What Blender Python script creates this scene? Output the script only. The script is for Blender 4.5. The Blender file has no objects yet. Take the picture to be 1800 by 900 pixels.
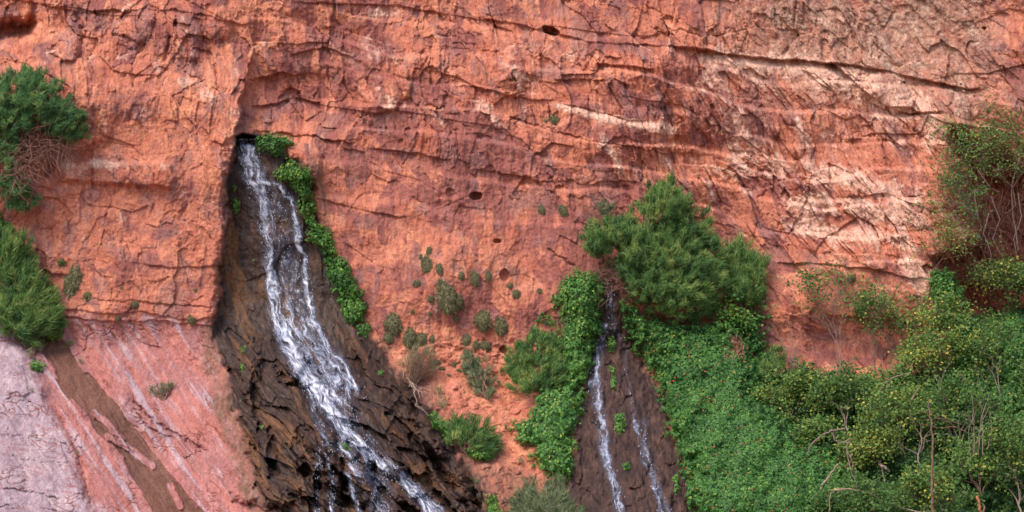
import bpy, math, random
import numpy as np
from mathutils import Vector, noise as mnoise

random.seed(7)
RS = np.random.RandomState(11)
F = np.float32
SC = bpy.context.scene
COL = SC.collection

# ------------------------------------------------------------------ camera
PITCH = math.radians(8.0)
CAM = np.array([0.0, -60.0, 3.0])
cd = bpy.data.cameras.new('camera')
cam = bpy.data.objects.new('camera', cd)
COL.objects.link(cam)
cam.location = CAM
cam.rotation_euler = (math.radians(90) + PITCH, 0, 0)
cd.sensor_fit = 'HORIZONTAL'
cd.angle = 2 * math.atan(0.25)
cd.clip_start = 0.5
cd.clip_end = 2000
SC.camera = cam

# ------------------------------------------------------------------ light
SUN_EL, SUN_AZ = math.radians(52), math.radians(-140)   # azimuth: from +Y clockwise; negative = from the left, behind the camera
w = bpy.data.worlds.new('World')
SC.world = w
w.use_nodes = True
nt = w.node_tree
sky = nt.nodes.new('ShaderNodeTexSky')
sky.sky_type = 'NISHITA'
sky.sun_disc = False
sky.sun_elevation = SUN_EL
sky.sun_rotation = SUN_AZ
sky.air_density = 1.0
sky.dust_density = 3.0
sky.ozone_density = 1.0
nt.links.new(sky.outputs[0], nt.nodes['Background'].inputs[0])
nt.nodes['Background'].inputs[1].default_value = 0.14
sd = bpy.data.lights.new('sun', 'SUN')
sd.energy = 1.5
sd.angle = math.radians(24)
sd.color = (1.0, 0.83, 0.70)
sun = bpy.data.objects.new('sun', sd)
COL.objects.link(sun)
sdir = Vector((math.sin(SUN_AZ) * math.cos(SUN_EL), math.cos(SUN_AZ) * math.cos(SUN_EL), math.sin(SUN_EL)))
sun.rotation_euler = sdir.to_track_quat('Z', 'Y').to_euler()
sun.location = (-20, -60, 60)
SC.view_settings.view_transform = 'Standard'
SC.view_settings.look = 'None'
SC.view_settings.gamma = 1
SC.view_settings.use_curve_mapping = False
SC.view_settings.exposure = 0.90

# ------------------------------------------------------------------ helpers
CP, SP = math.cos(PITCH), math.sin(PITCH)
def at_np(u, v, d):
    """world point seen at photograph position (u, v) and standing d metres in front of the cliff datum"""
    x = (u - 900.0) / 3600.0
    z = (450.0 - v) / 3600.0
    dy = CP - z * SP
    dz = SP + z * CP
    t = (-d - CAM[1]) / dy
    return np.stack([CAM[0] + t * x, CAM[1] + t * dy, CAM[2] + t * dz], -1)
def at(u, v, d):
    return Vector(at_np(np.float64(u), np.float64(v), np.float64(d)).tolist())

# ---- numpy noise
_perm = RS.permutation(4096).astype(np.int32)
_rnd = RS.rand(4096).astype(F)
_ang = (RS.rand(4096) * 2 * np.pi).astype(F)
_gx, _gy = np.cos(_ang), np.sin(_ang)
def _h(ix, iy, s):
    return _perm[(_perm[(ix + s * 131) & 4095] + iy * 7 + s * 17) & 4095]
def perlin(x, y, s=0):
    x = np.asarray(x, F); y = np.asarray(y, F)
    ix = np.floor(x).astype(np.int32); iy = np.floor(y).astype(np.int32)
    fx = x - ix; fy = y - iy
    ux = fx * fx * fx * (fx * (fx * 6 - 15) + 10); uy = fy * fy * fy * (fy * (fy * 6 - 15) + 10)
    def g(dx, dy):
        h = _h(ix + dx, iy + dy, s)
        return _gx[h] * (fx - dx) + _gy[h] * (fy - dy)
    a = g(0, 0); b = g(1, 0); c = g(0, 1); d = g(1, 1)
    a += (b - a) * ux; c += (d - c) * ux
    return (a + (c - a) * uy) * F(1.5)
def fbm(x, y, s=0, o=4, gain=.5, lac=2.03):
    t = 0; a = 1.0; n = 0
    for i in range(o):
        t = t + perlin(x, y, s + i) * F(a); n += a; a *= gain
        x = x * F(lac) + F(3.7); y = y * F(lac) + F(1.3)
    return t / F(n) * F(1.4)
def ridged(x, y, s=0, o=3, gain=.5):
    t = 0; a = 1.0; n = 0
    for i in range(o):
        t = t + (1 - np.abs(perlin(x, y, s + i)) * 2) * F(a); n += a; a *= gain
        x = x * F(2.1) + F(5.1); y = y * F(2.1) + F(2.3)
    return t / F(n)
def worley(x, y, s=0, jit=.9, block=False):
    """nearest cell: (offset x, offset y, cell hash, F1, F2-F1)"""
    ix = np.floor(x).astype(np.int32); iy = np.floor(y).astype(np.int32)
    f1 = np.full(x.shape, 9, F); f2 = np.full(x.shape, 9, F)
    ox = np.zeros(x.shape, F); oy = np.zeros(x.shape, F); hh = np.zeros(x.shape, np.int32)
    for dx in (-1, 0, 1):
        for dy in (-1, 0, 1):
            h = _h(ix + dx, iy + dy, s)
            px = ix + dx + .5 + (_rnd[h] - .5) * F(jit) - x
            py = iy + dy + .5 + (_rnd[(h * 3 + 7) & 4095] - .5) * F(jit) - y
            d = np.maximum(np.abs(px), np.abs(py)) + F(.22) * np.minimum(np.abs(px), np.abs(py)) if block else np.sqrt(px * px + py * py)
            m = d < f1
            f2 = np.where(m, f1, np.minimum(f2, d))
            f1 = np.where(m, d, f1); ox = np.where(m, -px, ox); oy = np.where(m, -py, oy); hh = np.where(m, h, hh)
    return ox, oy, hh, f1, f2 - f1
def cellrnd(h, k): return _rnd[(h * 5 + k * 977 + 13) & 4095]
def facets(x, y, s, tilt=1.0, off=.5, block=False):
    """height of randomly tilted, offset plates, -1..1 or so"""
    ox, oy, h, f1, e = worley(x, y, s, .9, block)
    return (cellrnd(h, 1) - .5) * F(off * 2) + ((cellrnd(h, 2) - .5) * ox + (cellrnd(h, 3) - .5) * oy) * F(2 * tilt), h, e
def sst(e0, e1, x):
    t = np.clip((x - e0) / F(e1 - e0), 0, 1)
    return t * t * (3 - 2 * t)
def plx(pts, u):
    p = np.array(pts, float)
    return np.interp(u, p[:, 0], p[:, 1]).astype(F)
def ply(pts, v):   # x as a function of y; pts given as (u, v)
    p = np.array(pts, float); p = p[np.argsort(p[:, 1])]
    return np.interp(v, p[:, 1], p[:, 0]).astype(F)
def seg_dist(u, v, pts, closed=False):
    """distance to a polyline, and the position along it 0..1"""
    best = np.full(u.shape, 1e6, F); tt = np.zeros(u.shape, F)
    n = len(pts); m = n if closed else n - 1
    for i in range(m):
        ax, ay = pts[i]; bx, by = pts[(i + 1) % n]
        dx, dy = bx - ax, by - ay
        L = dx * dx + dy * dy + 1e-6
        t = np.clip(((u - F(ax)) * F(dx) + (v - F(ay)) * F(dy)) / F(L), 0, 1)
        ex = u - F(ax) - t * F(dx); ey = v - F(ay) - t * F(dy)
        d = np.sqrt(ex * ex + ey * ey)
        k = d < best
        best = np.where(k, d, best); tt = np.where(k, (i + t) / m, tt)
    return best, tt
def poly_sd(u, v, pts):
    """signed distance to a polygon, positive inside"""
    d, _ = seg_dist(u, v, pts, True)
    ins = np.zeros(u.shape, bool)
    n = len(pts); j = n - 1
    for i in range(n):
        xi, yi = pts[i]; xj, yj = pts[j]
        if yi != yj:
            c = ((yi > v) != (yj > v)) & (u < (xj - xi) * (v - yi) / (yj - yi) + xi)
            ins ^= c
        j = i
    return np.where(ins, d, -d)
# ------------------------------------------------------------------ the cliff as one relief
def axis(lo, hi, a, b, step, edge):
    """dense between a and b, growing towards lo / hi"""
    mid = np.arange(a, b, step)
    out = [mid]
    def grow(start, end, sgn):
        x = start; s = step; r = []
        while (end - x) * sgn > 0:
            s = min(s * 1.12, edge); x += s * sgn; r.append(x)
        return np.array(r)
    return np.concatenate([grow(a, lo, -1)[::-1], mid, grow(b, hi, 1)]).astype(F)
STEP = 1.3
GU = axis(-1500, 3300, -25, 1825, STEP, 30)
GV = axis(-1300, 1330, -20, 920, STEP, 30)
U, V = np.meshgrid(GU, GV)

# regions -----------------------------------------------------------------
WET1 = [(412, 236), (445, 232), (520, 262), (548, 330), (556, 400), (590, 470), (640, 575), (700, 650), (745, 700), (800, 790), (838, 850), (872, 940), (900, 1100),
        (420, 1100), (486, 905), (452, 850), (420, 745), (392, 650), (378, 580), (388, 470), (404, 380), (402, 280)]
WET2 = [(1060, 485), (1078, 500), (1100, 560), (1135, 650), (1172, 720), (1190, 800), (1225, 870), (1250, 1100), (950, 1100), (990, 905), (1010, 800), (1018, 700), (1040, 600)]
wn = fbm(U / 60, V / 60, 90, 4) ; wn2 = fbm(U / 14, V / 14, 95, 3)
sd_w1 = poly_sd(U, V, WET1) + wn * 14 + wn2 * 5
sd_w2 = poly_sd(U, V, WET2) + wn * 12 + wn2 * 6
wet1 = sst(-5, 7, sd_w1); wet2 = sst(-4, 5, sd_w2)
APR = [(-1500, 500), (0, 500), (100, 548), (240, 560), (380, 566), (430, 560), (640, 590), (900, 660), (1000, 600), (1350, 600), (1650, 565), (1800, 560), (3300, 560)]
vap = plx(APR, U) + fbm(U / 90, V / 300, 5, 3) * 10
below = V - vap; below = np.where(below > 40, below - 20, np.where(below > 0, below * below / 80, 0))
BED = V - 0.13 * (U - 900) + fbm(U / 260, V / 160, 20, 3) * 26
lean = np.interp(GU, [-200, 300, 700, 1100, 1500, 1900], [-.05, -.05, .05, .22, .5, .35]).astype(F)[None, :]
X1 = U - lean * (V - 250) + fbm(U / 130, V / 130, 30, 2) * 16
Y1 = V - .10 * (U - 600) + fbm(U / 130, V / 130, 34, 2) * 16

# base form ---------------------------------------------------------------
D = (V / 60.0) * F(0.16)
D = D + fbm(U / 520, V / 380, 1, 3) * F(.9) + facets(U / 190 + .3, (V - .14 * U) / 110, 71, 1.1, .3, True)[0] * F(.07) * sst(540, 440, V)
D += below / 60 * np.interp(GU, [-500, 380, 520, 900, 1300, 1800], [.85, .8, 1.15, .9, 1.0, .8]).astype(F)[None, :]
# left buttress with a sharp right edge standing above the spring
eL = ply([(470, -300), (450, 60), (434, 130), (413, 235), (400, 330), (396, 420), (384, 520), (378, 560)], V) + fbm(U / 40, V / 40, 40, 3) * 10
butt = sst(3, -4, U - eL) * sst(60, 200, V) * sst(620, 540, V)
D += butt * F(.55)
# recess right of it, over the spring
rec = sst(-4, 10, U - eL) * sst(640, 520, U + 0.35 * (V - 150)) * sst(40, 150, V + wn * 12 - .05 * U) * sst(252, 236, V + wn2 * 4 + wn * 8)
D -= rec * F(.42)
# the bed of the fall: cut back behind the buttress and the right lip
bed1 = sst(-14, 10, sd_w1) * sst(236, 250, V) * sst(620, 520, V)
D -= bed1 * F(.35)
cave = wn2 * 4 + poly_sd(U, V, [(413, 240), (424, 235), (440, 236), (454, 242), (466, 247), (460, 256), (440, 256), (424, 252), (413, 262)])
D -= sst(-2, 5, cave) * F(.9)
# pale block right of the source plants
blk = poly_sd(U, V, [(504, 262), (540, 258), (566, 270), (560, 330), (520, 318), (510, 300)])
D += sst(-3, 5, blk) * F(.22)
# the wet mound
mound = sst(-60, 90, sd_w1) * sst(520, 700, V)
D += mound * F(.8)
m2 = sst(-50, 60, sd_w2)
D += m2 * F(.25)
# right alcove behind the tree
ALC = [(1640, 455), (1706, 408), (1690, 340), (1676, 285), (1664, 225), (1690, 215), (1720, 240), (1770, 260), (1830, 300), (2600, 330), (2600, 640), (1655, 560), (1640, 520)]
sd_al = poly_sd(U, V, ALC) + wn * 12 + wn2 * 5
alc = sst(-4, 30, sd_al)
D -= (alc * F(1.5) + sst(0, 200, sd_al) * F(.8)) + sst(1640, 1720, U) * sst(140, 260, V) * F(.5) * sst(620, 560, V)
brow = sst(1600, 1668, U) * sst(1712, 1690, U) * sst(150, 230, V) * sst(560, 420, V)
D += brow * F(.25)
# second brow lower right
lb = poly_sd(U, V, [(1380, 430), (1560, 400), (1640, 420), (1658, 560), (1500, 590), (1360, 560)])
D += sst(-30, 60, lb) * F(.35)
# upper left alcove
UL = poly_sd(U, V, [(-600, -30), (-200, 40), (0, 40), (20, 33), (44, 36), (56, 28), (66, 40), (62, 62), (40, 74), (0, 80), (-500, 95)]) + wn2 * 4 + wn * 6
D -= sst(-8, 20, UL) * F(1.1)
UL2 = poly_sd(U, V, [(-600, -300), (72, -60), (74, 40), (66, 60), (75, 80), (80, 108), (60, 125), (-100, 130), (-600, 200)])
D -= sst(-6, 12, UL2) * F(.5)
# left ledge block
LB = poly_sd(U, V, [(90, 288), (130, 281), (220, 286), (300, 288), (306, 312), (300, 330), (250, 327), (180, 322), (110, 318)]) + wn2 * 3
D += sst(-5, 5, LB) * F(.22)

# ledges: overhang = rock above juts out and a shadow line lies below it; shelf = rock below juts out
def ledge(pts, amp, up, dn, side=1, ends=40, wob=4):
    global D
    amp *= .72
    u0, u1 = pts[0][0], pts[-1][0]
    cu = np.where((GU > u0 - ends) & (GU < u1 + ends))[0]
    a, b = cu[0], cu[-1] + 1
    y = plx(pts, GU[a:b])[None, :] + fbm(U[:, a:b] / 34, V[:, a:b] / 200, 50 + len(pts), 4, .6) * wob * .8
    s = V[:, a:b] - y
    fade = sst(u0 - ends, u0 + ends * .3, U[:, a:b]) * sst(u1 + ends, u1 - ends * .3, U[:, a:b])
    fade = fade * (.65 + .6 * fbm(U[:, a:b] / 55, V[:, a:b] / 200, 61, 2))
    if side > 0:
        f = np.where(s < 0, np.exp(np.minimum(s, 0) / F(up)), 0) - np.where(s >= 0, np.exp(-np.maximum(s, 0) / F(dn)), 0) * sst(-.5, 1.5, s)
        f = np.where(s < 0, f * sst(.6, -1.2, s) * 1.0, f)
    else:
        f = sst(-up, up, s) * np.exp(-np.maximum(s, 0) / F(dn))
    D[:, a:b] += f * F(amp) * fade
ledge([(540, 4), (640, 8), (700, 10), (800, 28), (900, 40), (980, 60), (1040, 74), (1150, 79), (1230, 88)], .10, 40, 10, wob=5)
ledge([(1210, 84), (1280, 95), (1350, 102), (1430, 107), (1480, 112), (1560, 125), (1650, 146), (1700, 156)], .26, 60, 14, wob=4)
ledge([(1462, 112), (1490, 132), (1520, 160), (1560, 188), (1600, 200), (1650, 196)], .24, 38, 22, wob=6, ends=12)
ledge([(1250, 100), (1330, 112), (1420, 116), (1470, 122)], .20, 7, 40, -1)
ledge([(975, 182), (1020, 192), (1070, 207), (1110, 217), (1180, 227)], .20, 5, 30, -1)
ledge([(975, 180), (1020, 188), (1110, 212)], .08, 30, 8)
ledge([(1050, 112), (1100, 114), (1142, 124)], .2, 12, 16, ends=12)
ledge([(980, 140), (1030, 139), (1060, 142)], .14, 15, 30, ends=8)
ledge([(660, 262), (700, 266), (740, 270), (780, 280)], .13, 25, 14, ends=20)
ledge([(1340, 350), (1420, 352), (1520, 352), (1600, 366)], .16, 6, 24, -1, wob=5)
ledge([(1380, 395), (1480, 408), (1600, 412)], .14, 6, 24, -1, wob=5)
ledge([(1290, 270), (1400, 285), (1500, 300), (1560, 320)], .16, 6, 26, -1, wob=7)
ledge([(1500, 345), (1560, 340), (1640, 372)], .12, 20, 10)
ledge([(1390, 462), (1450, 464), (1540, 474), (1600, 490)], .16, 30, 14)
ledge([(1480, 556), (1540, 560), (1600, 566)], .14, 20, 10)
ledge([(100, 540), (180, 552), (250, 548), (330, 562), (392, 556)], .08, 30, 9, wob=6)
ledge([(110, 556), (200, 566), (280, 563), (360, 572)], .09, 8, 8, wob=6)
ledge([(150, 524), (250, 530), (380, 540)], .08, 10, 7, wob=7)
ledge([(70, 128), (110, 98), (160, 110), (230, 120), (320, 132), (360, 158), (410, 190)], .22, 6, 40, -1, wob=7)
ledge([(440, 140), (480, 128), (530, 132)], .14, 24, 20, wob=8, ends=10)
ledge([(520, 96), (575, 84), (620, 100)], .10, 24, 20, wob=8, ends=20)
ledge([(415, 236), (450, 240), (500, 236), (560, 241), (620, 250)], .18, 30, 9, wob=9, ends=8)
ledge([(445, 186), (490, 182), (505, 176)], .16, 14, 14, ends=6)
ledge([(520, 172), (560, 180)], .2, 40, 14, ends=5)
ledge([(250, 462), (300, 470), (380, 468)], .08, 20, 10)
ledge([(70, 440), (140, 430), (250, 445)], .1, 6, 25, -1)
ledge([(570, 350), (650, 372), (700, 380)], .09, 16, 12)
ledge([(600, 120), (625, 195), (660, 200), (700, 190)], .08, 20, 10, ends=8)
ledge([(820, 150), (900, 168), (970, 178)], .14, 20, 20, wob=7)
ledge([(900, 205), (1000, 238), (1100, 256), (1230, 270)], .12, 12, 22, wob=9)
ledge([(860, 300), (960, 320), (1100, 318)], .08, 16, 20, wob=9)
ledge([(30, 0), (140, 20), (300, 16), (420, 40)], .12, 22, 18, wob=9)
# rounded boulder and bulges
def bulge(cx, cy, rx, ry, amp, rot=0.0, p=2.0, nz=.25):
    global D
    a = np.searchsorted(GU, cx - 1.6 * max(rx, ry)); b = np.searchsorted(GU, cx + 1.6 * max(rx, ry))
    c = np.searchsorted(GV, cy - 1.6 * max(rx, ry)); d = np.searchsorted(GV, cy + 1.6 * max(rx, ry))
    u = U[c:d, a:b] - cx; v = V[c:d, a:b] - cy
    cr, sr = math.cos(rot), math.sin(rot)
    x = (u * cr + v * sr) / rx; y = (-u * sr + v * cr) / ry
    r = np.sqrt(x * x + y * y) + fbm(U[c:d, a:b] / 22, V[c:d, a:b] / 22, 77, 3) * nz
    D[c:d, a:b] += amp * np.power(np.clip(1 - np.maximum(r, 0) ** p, 0, 1), .5)
bulge(672, 140, 46, 56, .22, -.5)
bulge(670, 178, 34, 24, .16, .1)
bulge(1560, 160, 50, 32, .3, .5)
bulge(905, 120, 34, 46, .2, .1)
bulge(1160, 178, 18, 10, .14)
bulge(115, 78, 34, 28, .3, .4)
bulge(240, 45, 30, 40, .22, .2)
bulge(330, 60, 22, 50, .2, -.1)
bulge(385, 40, 24, 34, .18, .1)
bulge(1390, 208, 16, 12, .1, .6)
bulge(545, 90, 60, 30, .14, .7)
# holes
def hole(cx, cy, rx, ry, dep, rot=0.0): bulge(cx, cy, rx, ry, -dep, rot, 3.0, .3)
hole(837, 345, 12, 8, .35); hole(793, 340, 11, 9, .12, .2); hole(968, 54, 16, 7, .6, .4)
hole(874, 424, 7, 5, .2); hole(1182, 314, 4, 4, .2); hole(885, 615, 7, 7, .3); hole(1620, 598, 5, 5, .2)
hole(1730, 50, 3, 3, .2); hole(1660, 570, 30, 14, .5, -.2); hole(887, 486, 9, 12, .18, .2)

# fracture texture ----------------------------------------------------------
smooth_reg = np.clip(sst(-40, 60, poly_sd(U, V, [(560, 270), (700, 285), (860, 320), (1010, 420), (1000, 600), (900, 660), (700, 620), (600, 470)])), 0, 1)
slab_sd = poly_sd(U, V, [(-1500, 470), (0, 555), (60, 590), (105, 556), (380, 570), (400, 650), (428, 745), (480, 860), (520, 960), (560, 1400), (-1500, 1400)])
slab = sst(-12, 14, slab_sd + wn2 * 8 + wn * 14 + fbm(U / 18, V / 60, 281, 3) * 14)
earth_sd = poly_sd(U, V, [(650, 600), (760, 590), (1000, 590), (1010, 760), (1000, 950), (880, 950), (840, 850), (740, 710)])
earth = sst(-20, 30, earth_sd)
upper = sst(420, 250, V - .18 * (U - 900))
band = sst(-60, 60, BED - 60) * sst(470, 330, BED)
rough = (.62 + .5 * upper) * (1 - .55 * smooth_reg) * (1 - .8 * slab) * (1 - .5 * earth)
dry = (1 - wet1) * (1 - wet2)
r1, h1, e1 = facets(X1 / 85, Y1 / 105, 1, 1.0, .35, True)
r2, h2, e2 = facets((X1 + wn2 * 1) / 30 + 3.3, (Y1 + wn2 * 1) / 52, 2, 1.2, .35, True)
r3, h3, e3 = facets((X1 + wn2 * 1) / 14, (Y1 + wn2 * 1) / 25, 3, 1.3, .4, True)
r4, h4, e4 = facets((X1 + wn2 * 1) / 6.5, (Y1 + wn2) / 10, 4, 1.0, .4)
fl = ridged(X1 / 30, Y1 / 150, 6, 3)
fl2 = ridged(X1 / 12, Y1 / 70, 12, 2)
# bed steps: each bed juts at its top and falls back below
t = BED / 54 + perlin(U / 300, V / 300, 70) * .5
saw = t - np.floor(t); bid = np.floor(t).astype(np.int32)
prof = sst(0, .16, saw) * (1 - saw) * 1.2
bamp = (.35 + .9 * _rnd[(bid * 37) & 4095]) * band * sst(300, 800, U)
D += prof * bamp * F(.17) * dry
patch = sst(-.1, .5, fbm(U / 120, V / 90, 80, 2))
D += rough * dry * (r1 * F(.13) + r2 * F(.085) + r3 * F(.055) * (.4 + .9 * patch) + r4 * F(.032) * (.5 + .8 * patch))
flr = sst(900, 1250, U) * band
D += flr * dry * (facets((X1 - .15 * V + wn2) / 15, V / 62, 47, 1.3, .45)[0] * F(.09) + fl2 * F(.04))
D += rough * dry * (fl * F(.03) * (.25 + band) + fl2 * F(.02) * (.3 + band))
D -= rough * dry * (np.exp(-(e1 * 26) ** 2) * F(.02) * sst(.1, .5, fbm(U / 70, V / 70, 99, 2)) + np.exp(-(e2 * 12) ** 2) * F(.02) * patch)
D += dry * (fbm(U / 22, V / 22, 100, 5, .6) * F(.034) + fbm(U / 5, V / 6, 105, 3) * F(.016)) * (1 - .5 * slab)
# smooth face: shallow vertical scoops
D += smooth_reg * (fbm(U / 26, V / 70, 110, 4) * F(.06) + ridged(U / 14, V / 50, 115, 2) * F(.025))
D += earth * (fbm(U / 24, V / 20, 117, 5, .62) * F(.13) + facets(U / 14, V / 11, 44, 1, .5)[0] * F(.05))
# slabs at lower left: long scratches running down to the right
ca, sa = math.cos(1.0), math.sin(1.0)
SA = U * ca + V * sa; SB = -U * sa + V * ca
slr, slh, sle = facets(SA / 120 + wn * .3, SB / 26 + wn * .5, 8, .8, .5)
D += slab * (slr * F(.05) + fbm(SA / 60, SB / 8, 120, 3) * F(.025) + fbm(U / 40, V / 25, 124, 4) * F(.045))
sl2, _, _ = facets(U / 60, (V - .15 * U) / 22, 9, .8, .5)
LIL = [(-1500, 470), (0, 562), (40, 608), (62, 650), (80, 700), (98, 730), (120, 775), (135, 830), (160, 880), (180, 960), (300, 1400), (-1500, 1400)]
sd_lil = poly_sd(U, V, LIL) + wn * 6 + wn2 * 3
lil = sst(-3, 6, sd_lil)
D += sst(-10, 14, sd_lil) * F(.22) + lil * (F(.0) + sl2 * F(.035))
# brown channel, slightly sunk, with pale slivers left standing in it
CH = [(50, 585), (112, 598), (140, 640), (185, 690), (225, 735), (262, 790), (312, 846), (362, 902), (460, 1050), (520, 1400), (330, 1400), (272, 905), (240, 850), (205, 790), (165, 755), (150, 720), (110, 690), (96, 650)]
sd_ch = poly_sd(U, V, CH) + fbm(SA / 60, SB / 7, 130, 3) * 7 + wn2 * 2
for a in [((166, 727), (186, 742), (208, 766), (214, 772)), ((190, 768), (225, 786), (268, 820)), ((300, 855), (318, 890)), ((195, 790), (212, 806))]:
    dd, _ = seg_dist(U, V, a)
    sd_ch = np.minimum(sd_ch, dd - 6 + wn2 * 2)
chan = sst(-1.5, 2.5, sd_ch)
D -= chan * F(.10)
# cracks in the slab
for pts, wd, dp in [(((90, 705), (135, 790), (150, 850), (165, 900)), 2.4, .12), (((225, 690), (250, 720), (275, 745), (330, 775), (375, 800)), 2.6, .14), (((230, 715), (262, 752), (310, 775)), 2, .1),
                    (((0, 858), (60, 866), (110, 880)), 2.2, .1), (((0, 765), (70, 772), (118, 790)), 1.8, .06), (((0, 888), (30, 896)), 2, .08),
                    (((10, 800), (60, 812), (120, 815)), 1.5, .05), (((0, 700), (50, 706), (90, 722)), 1.4, .04),
                    (((480, 200), (530, 160), (520, 120)), 1.6, .05), (((600, 120), (618, 160), (632, 205), (642, 262)), 3, -.07),
                    (((960, 435), (985, 455), (1010, 470)), 2.5, .12), (((1510, 330), (1516, 372), (1530, 400)), 2.6, .14), (((1400, 0), (1395, 40), (1412, 90)), 2.4, .1),
                    (((1540, 60), (1545, 100)), 2, .1), (((905, 130), (908, 178)), 2, .1), (((760, 60), (800, 66), (850, 90), (900, 100)), 2, .06),
                    (((785, 0), (830, 30), (900, 44)), 2.2, .06), (((1605, 170), (1610, 240)), 2, .1), (((1125, 0), (1180, 40), (1260, 85)), 2.2, .07),
                    (((300, 60), (290, 110)), 3, .14), (((350, 30), (365, 90), (385, 140)), 3, .12), (((130, 20), (150, 60), (140, 95)), 3, .14), (((195, 60), (240, 75)), 3, .14)]:
    x0 = min(p[0] for p in pts) - 14; x1 = max(p[0] for p in pts) + 14; y0 = min(p[1] for p in pts) - 14; y1 = max(p[1] for p in pts) + 14
    a, b = np.searchsorted(GU, [x0, x1]); c, d = np.searchsorted(GV, [y0, y1])
    uu = U[c:d, a:b] + wn2[c:d, a:b] * 4; vv = V[c:d, a:b] + wn2[c:d, a:b] * -4
    dd, tt = seg_dist(uu, vv, pts)
    D[c:d, a:b] -= F(dp) * np.exp(-(dd / F(wd)) ** 2) * sst(0, .12, tt) * sst(1, .88, tt)

# wet rock: dripstone ribs running down the flow
fx = np.interp(GV, [230, 560, 700, 900, 1100], [.12, .25, .55, .45, .3]).astype(F)[:, None]
W1x = U - ply([(430, 230), (470, 400), (500, 560), (570, 680), (660, 800), (740, 900), (800, 1000)], V) + fbm(U / 90, V / 90, 140, 2) * 14
rib = ridged(W1x / 44, V / 150, 141, 3, .55)
rib2 = ridged(W1x / 17, V / 60, 145, 3, .55)
big, hb, eb = facets((W1x + wn2 * 1.5) / 40, (V + wn2 * 1.5 - .2 * W1x) / 46, 14, 1.0, .5, True)
sml, _, _ = facets((W1x + wn2 * 1.5) / 12, (V + wn2 * 1.5) / 26, 15, 1.0, .5, True)
low = sst(540, 690, V)
D += wet1 * (rib * F(.06) + rib2 * F(.035) + low * (rib * F(.07) + rib2 * F(.05) + big * F(.36) + sml * F(.12)) + wet1 * sst(760, 840, V) * facets((W1x + wn2 * 5) / 34, (V + wn2 * 6) / 95, 19, 1.2, .8, True)[0] * F(.45))
D += wet1 * (fbm(U / 10, V / 14, 150, 3) * F(.03) + sml * F(.03))
bank = sst(40, 60, W1x * -1) * sst(600, 480, V)
ochre = wet1 * np.clip(rib * .35 + rib2 * .4 - .50 + fbm(W1x / 26, V / 90, 152, 4) * 1.1 + sst(660, 860, V) * .22 + bank * (1.0 + .5 * fbm(U / 9, V / 120, 155, 3)) + .35 * (cellrnd(hb, 4) - .5), 0, 1)
W2x = U - 1075 - (V - 560) * .12 * np.sign(U - 1080) + fbm(U / 40, V / 40, 160, 2) * 8
D += wet2 * (ridged(W2x / 34, V / 160, 161, 3) * F(.10) + fbm(U / 14, V / 22, 163, 4, .6) * F(.11) + facets((U + wn2 * 4) / 20, (V + wn2 * 4) / 34, 48, 1, .5)[0] * F(.09))
# a few standing fins at the foot of the fall
for cx, cy, rx, ry, am, ro in [(632, 850, 24, 70, .45, -.2), (690, 812, 22, 26, .35, -.1), (725, 850, 34, 40, .3, .3), (512, 640, 30, 26, .45, .0), (590, 650, 20, 10, .0, 0), (470, 870, 60, 24, .35, 0),
                               (560, 780, 30, 60, .25, -.1), (755, 760, 24, 60, .3, -.35), (800, 830, 18, 70, .35, -.45), (440, 640, 20, 50, .25, .1), (700, 700, 30, 40, .15, -.4), (580, 870, 26, 50, .35, 0), (655, 835, 12, 26, -.5, -.1), (606, 850, 8, 50, -.4, -.1), (560, 860, 8, 40, -.4, 0), (535, 830, 14, 14, -.4, 0), (672, 870, 10, 26, -.3, 0), (770, 820, 9, 46, -.35, -.5), (735, 790, 8, 40, -.3, -.45), (480, 800, 10, 46, -.3, -.1), (450, 700, 9, 50, -.3, -.1)]:
    bulge(cx, cy, rx, ry, am * 1.5, ro, 1.6, .5)
# loose stones at the foot of the earth slope and in the slab edge
for cx, cy, rx, ry, am in [(800, 676, 14, 10, .15), (905, 820, 16, 12, .15), (880, 775, 10, 7, .1), (930, 835, 12, 8, .12), (905, 760, 9, 6, .08), (955, 700, 14, 9, .1), (1015, 770, 8, 6, .1), (745, 625, 14, 7, .08), (150, 625, 10, 4, .06)]:
    bulge(cx, cy, rx, ry, am, .2, 2, .3)

# streams carve no relief; their sheets ride on this surface
def smooth_out():
    """beyond the frame keep the relief coarse so far cells do not spike"""
    pass

# vertical position of the sampled relief: bilinear lookups for everything that grows on the cliff
def depth(u, v):
    u = np.asarray(u, float); v = np.asarray(v, float)
    i = np.clip(np.searchsorted(GU, u) - 1, 0, len(GU) - 2); j = np.clip(np.searchsorted(GV, v) - 1, 0, len(GV) - 2)
    a = np.clip((u - GU[i]) / (GU[i + 1] - GU[i]), 0, 1); b = np.clip((v - GV[j]) / (GV[j + 1] - GV[j]), 0, 1)
    return (D[j, i] * (1 - a) + D[j, i + 1] * a) * (1 - b) + (D[j + 1, i] * (1 - a) + D[j + 1, i + 1] * a) * b

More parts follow.
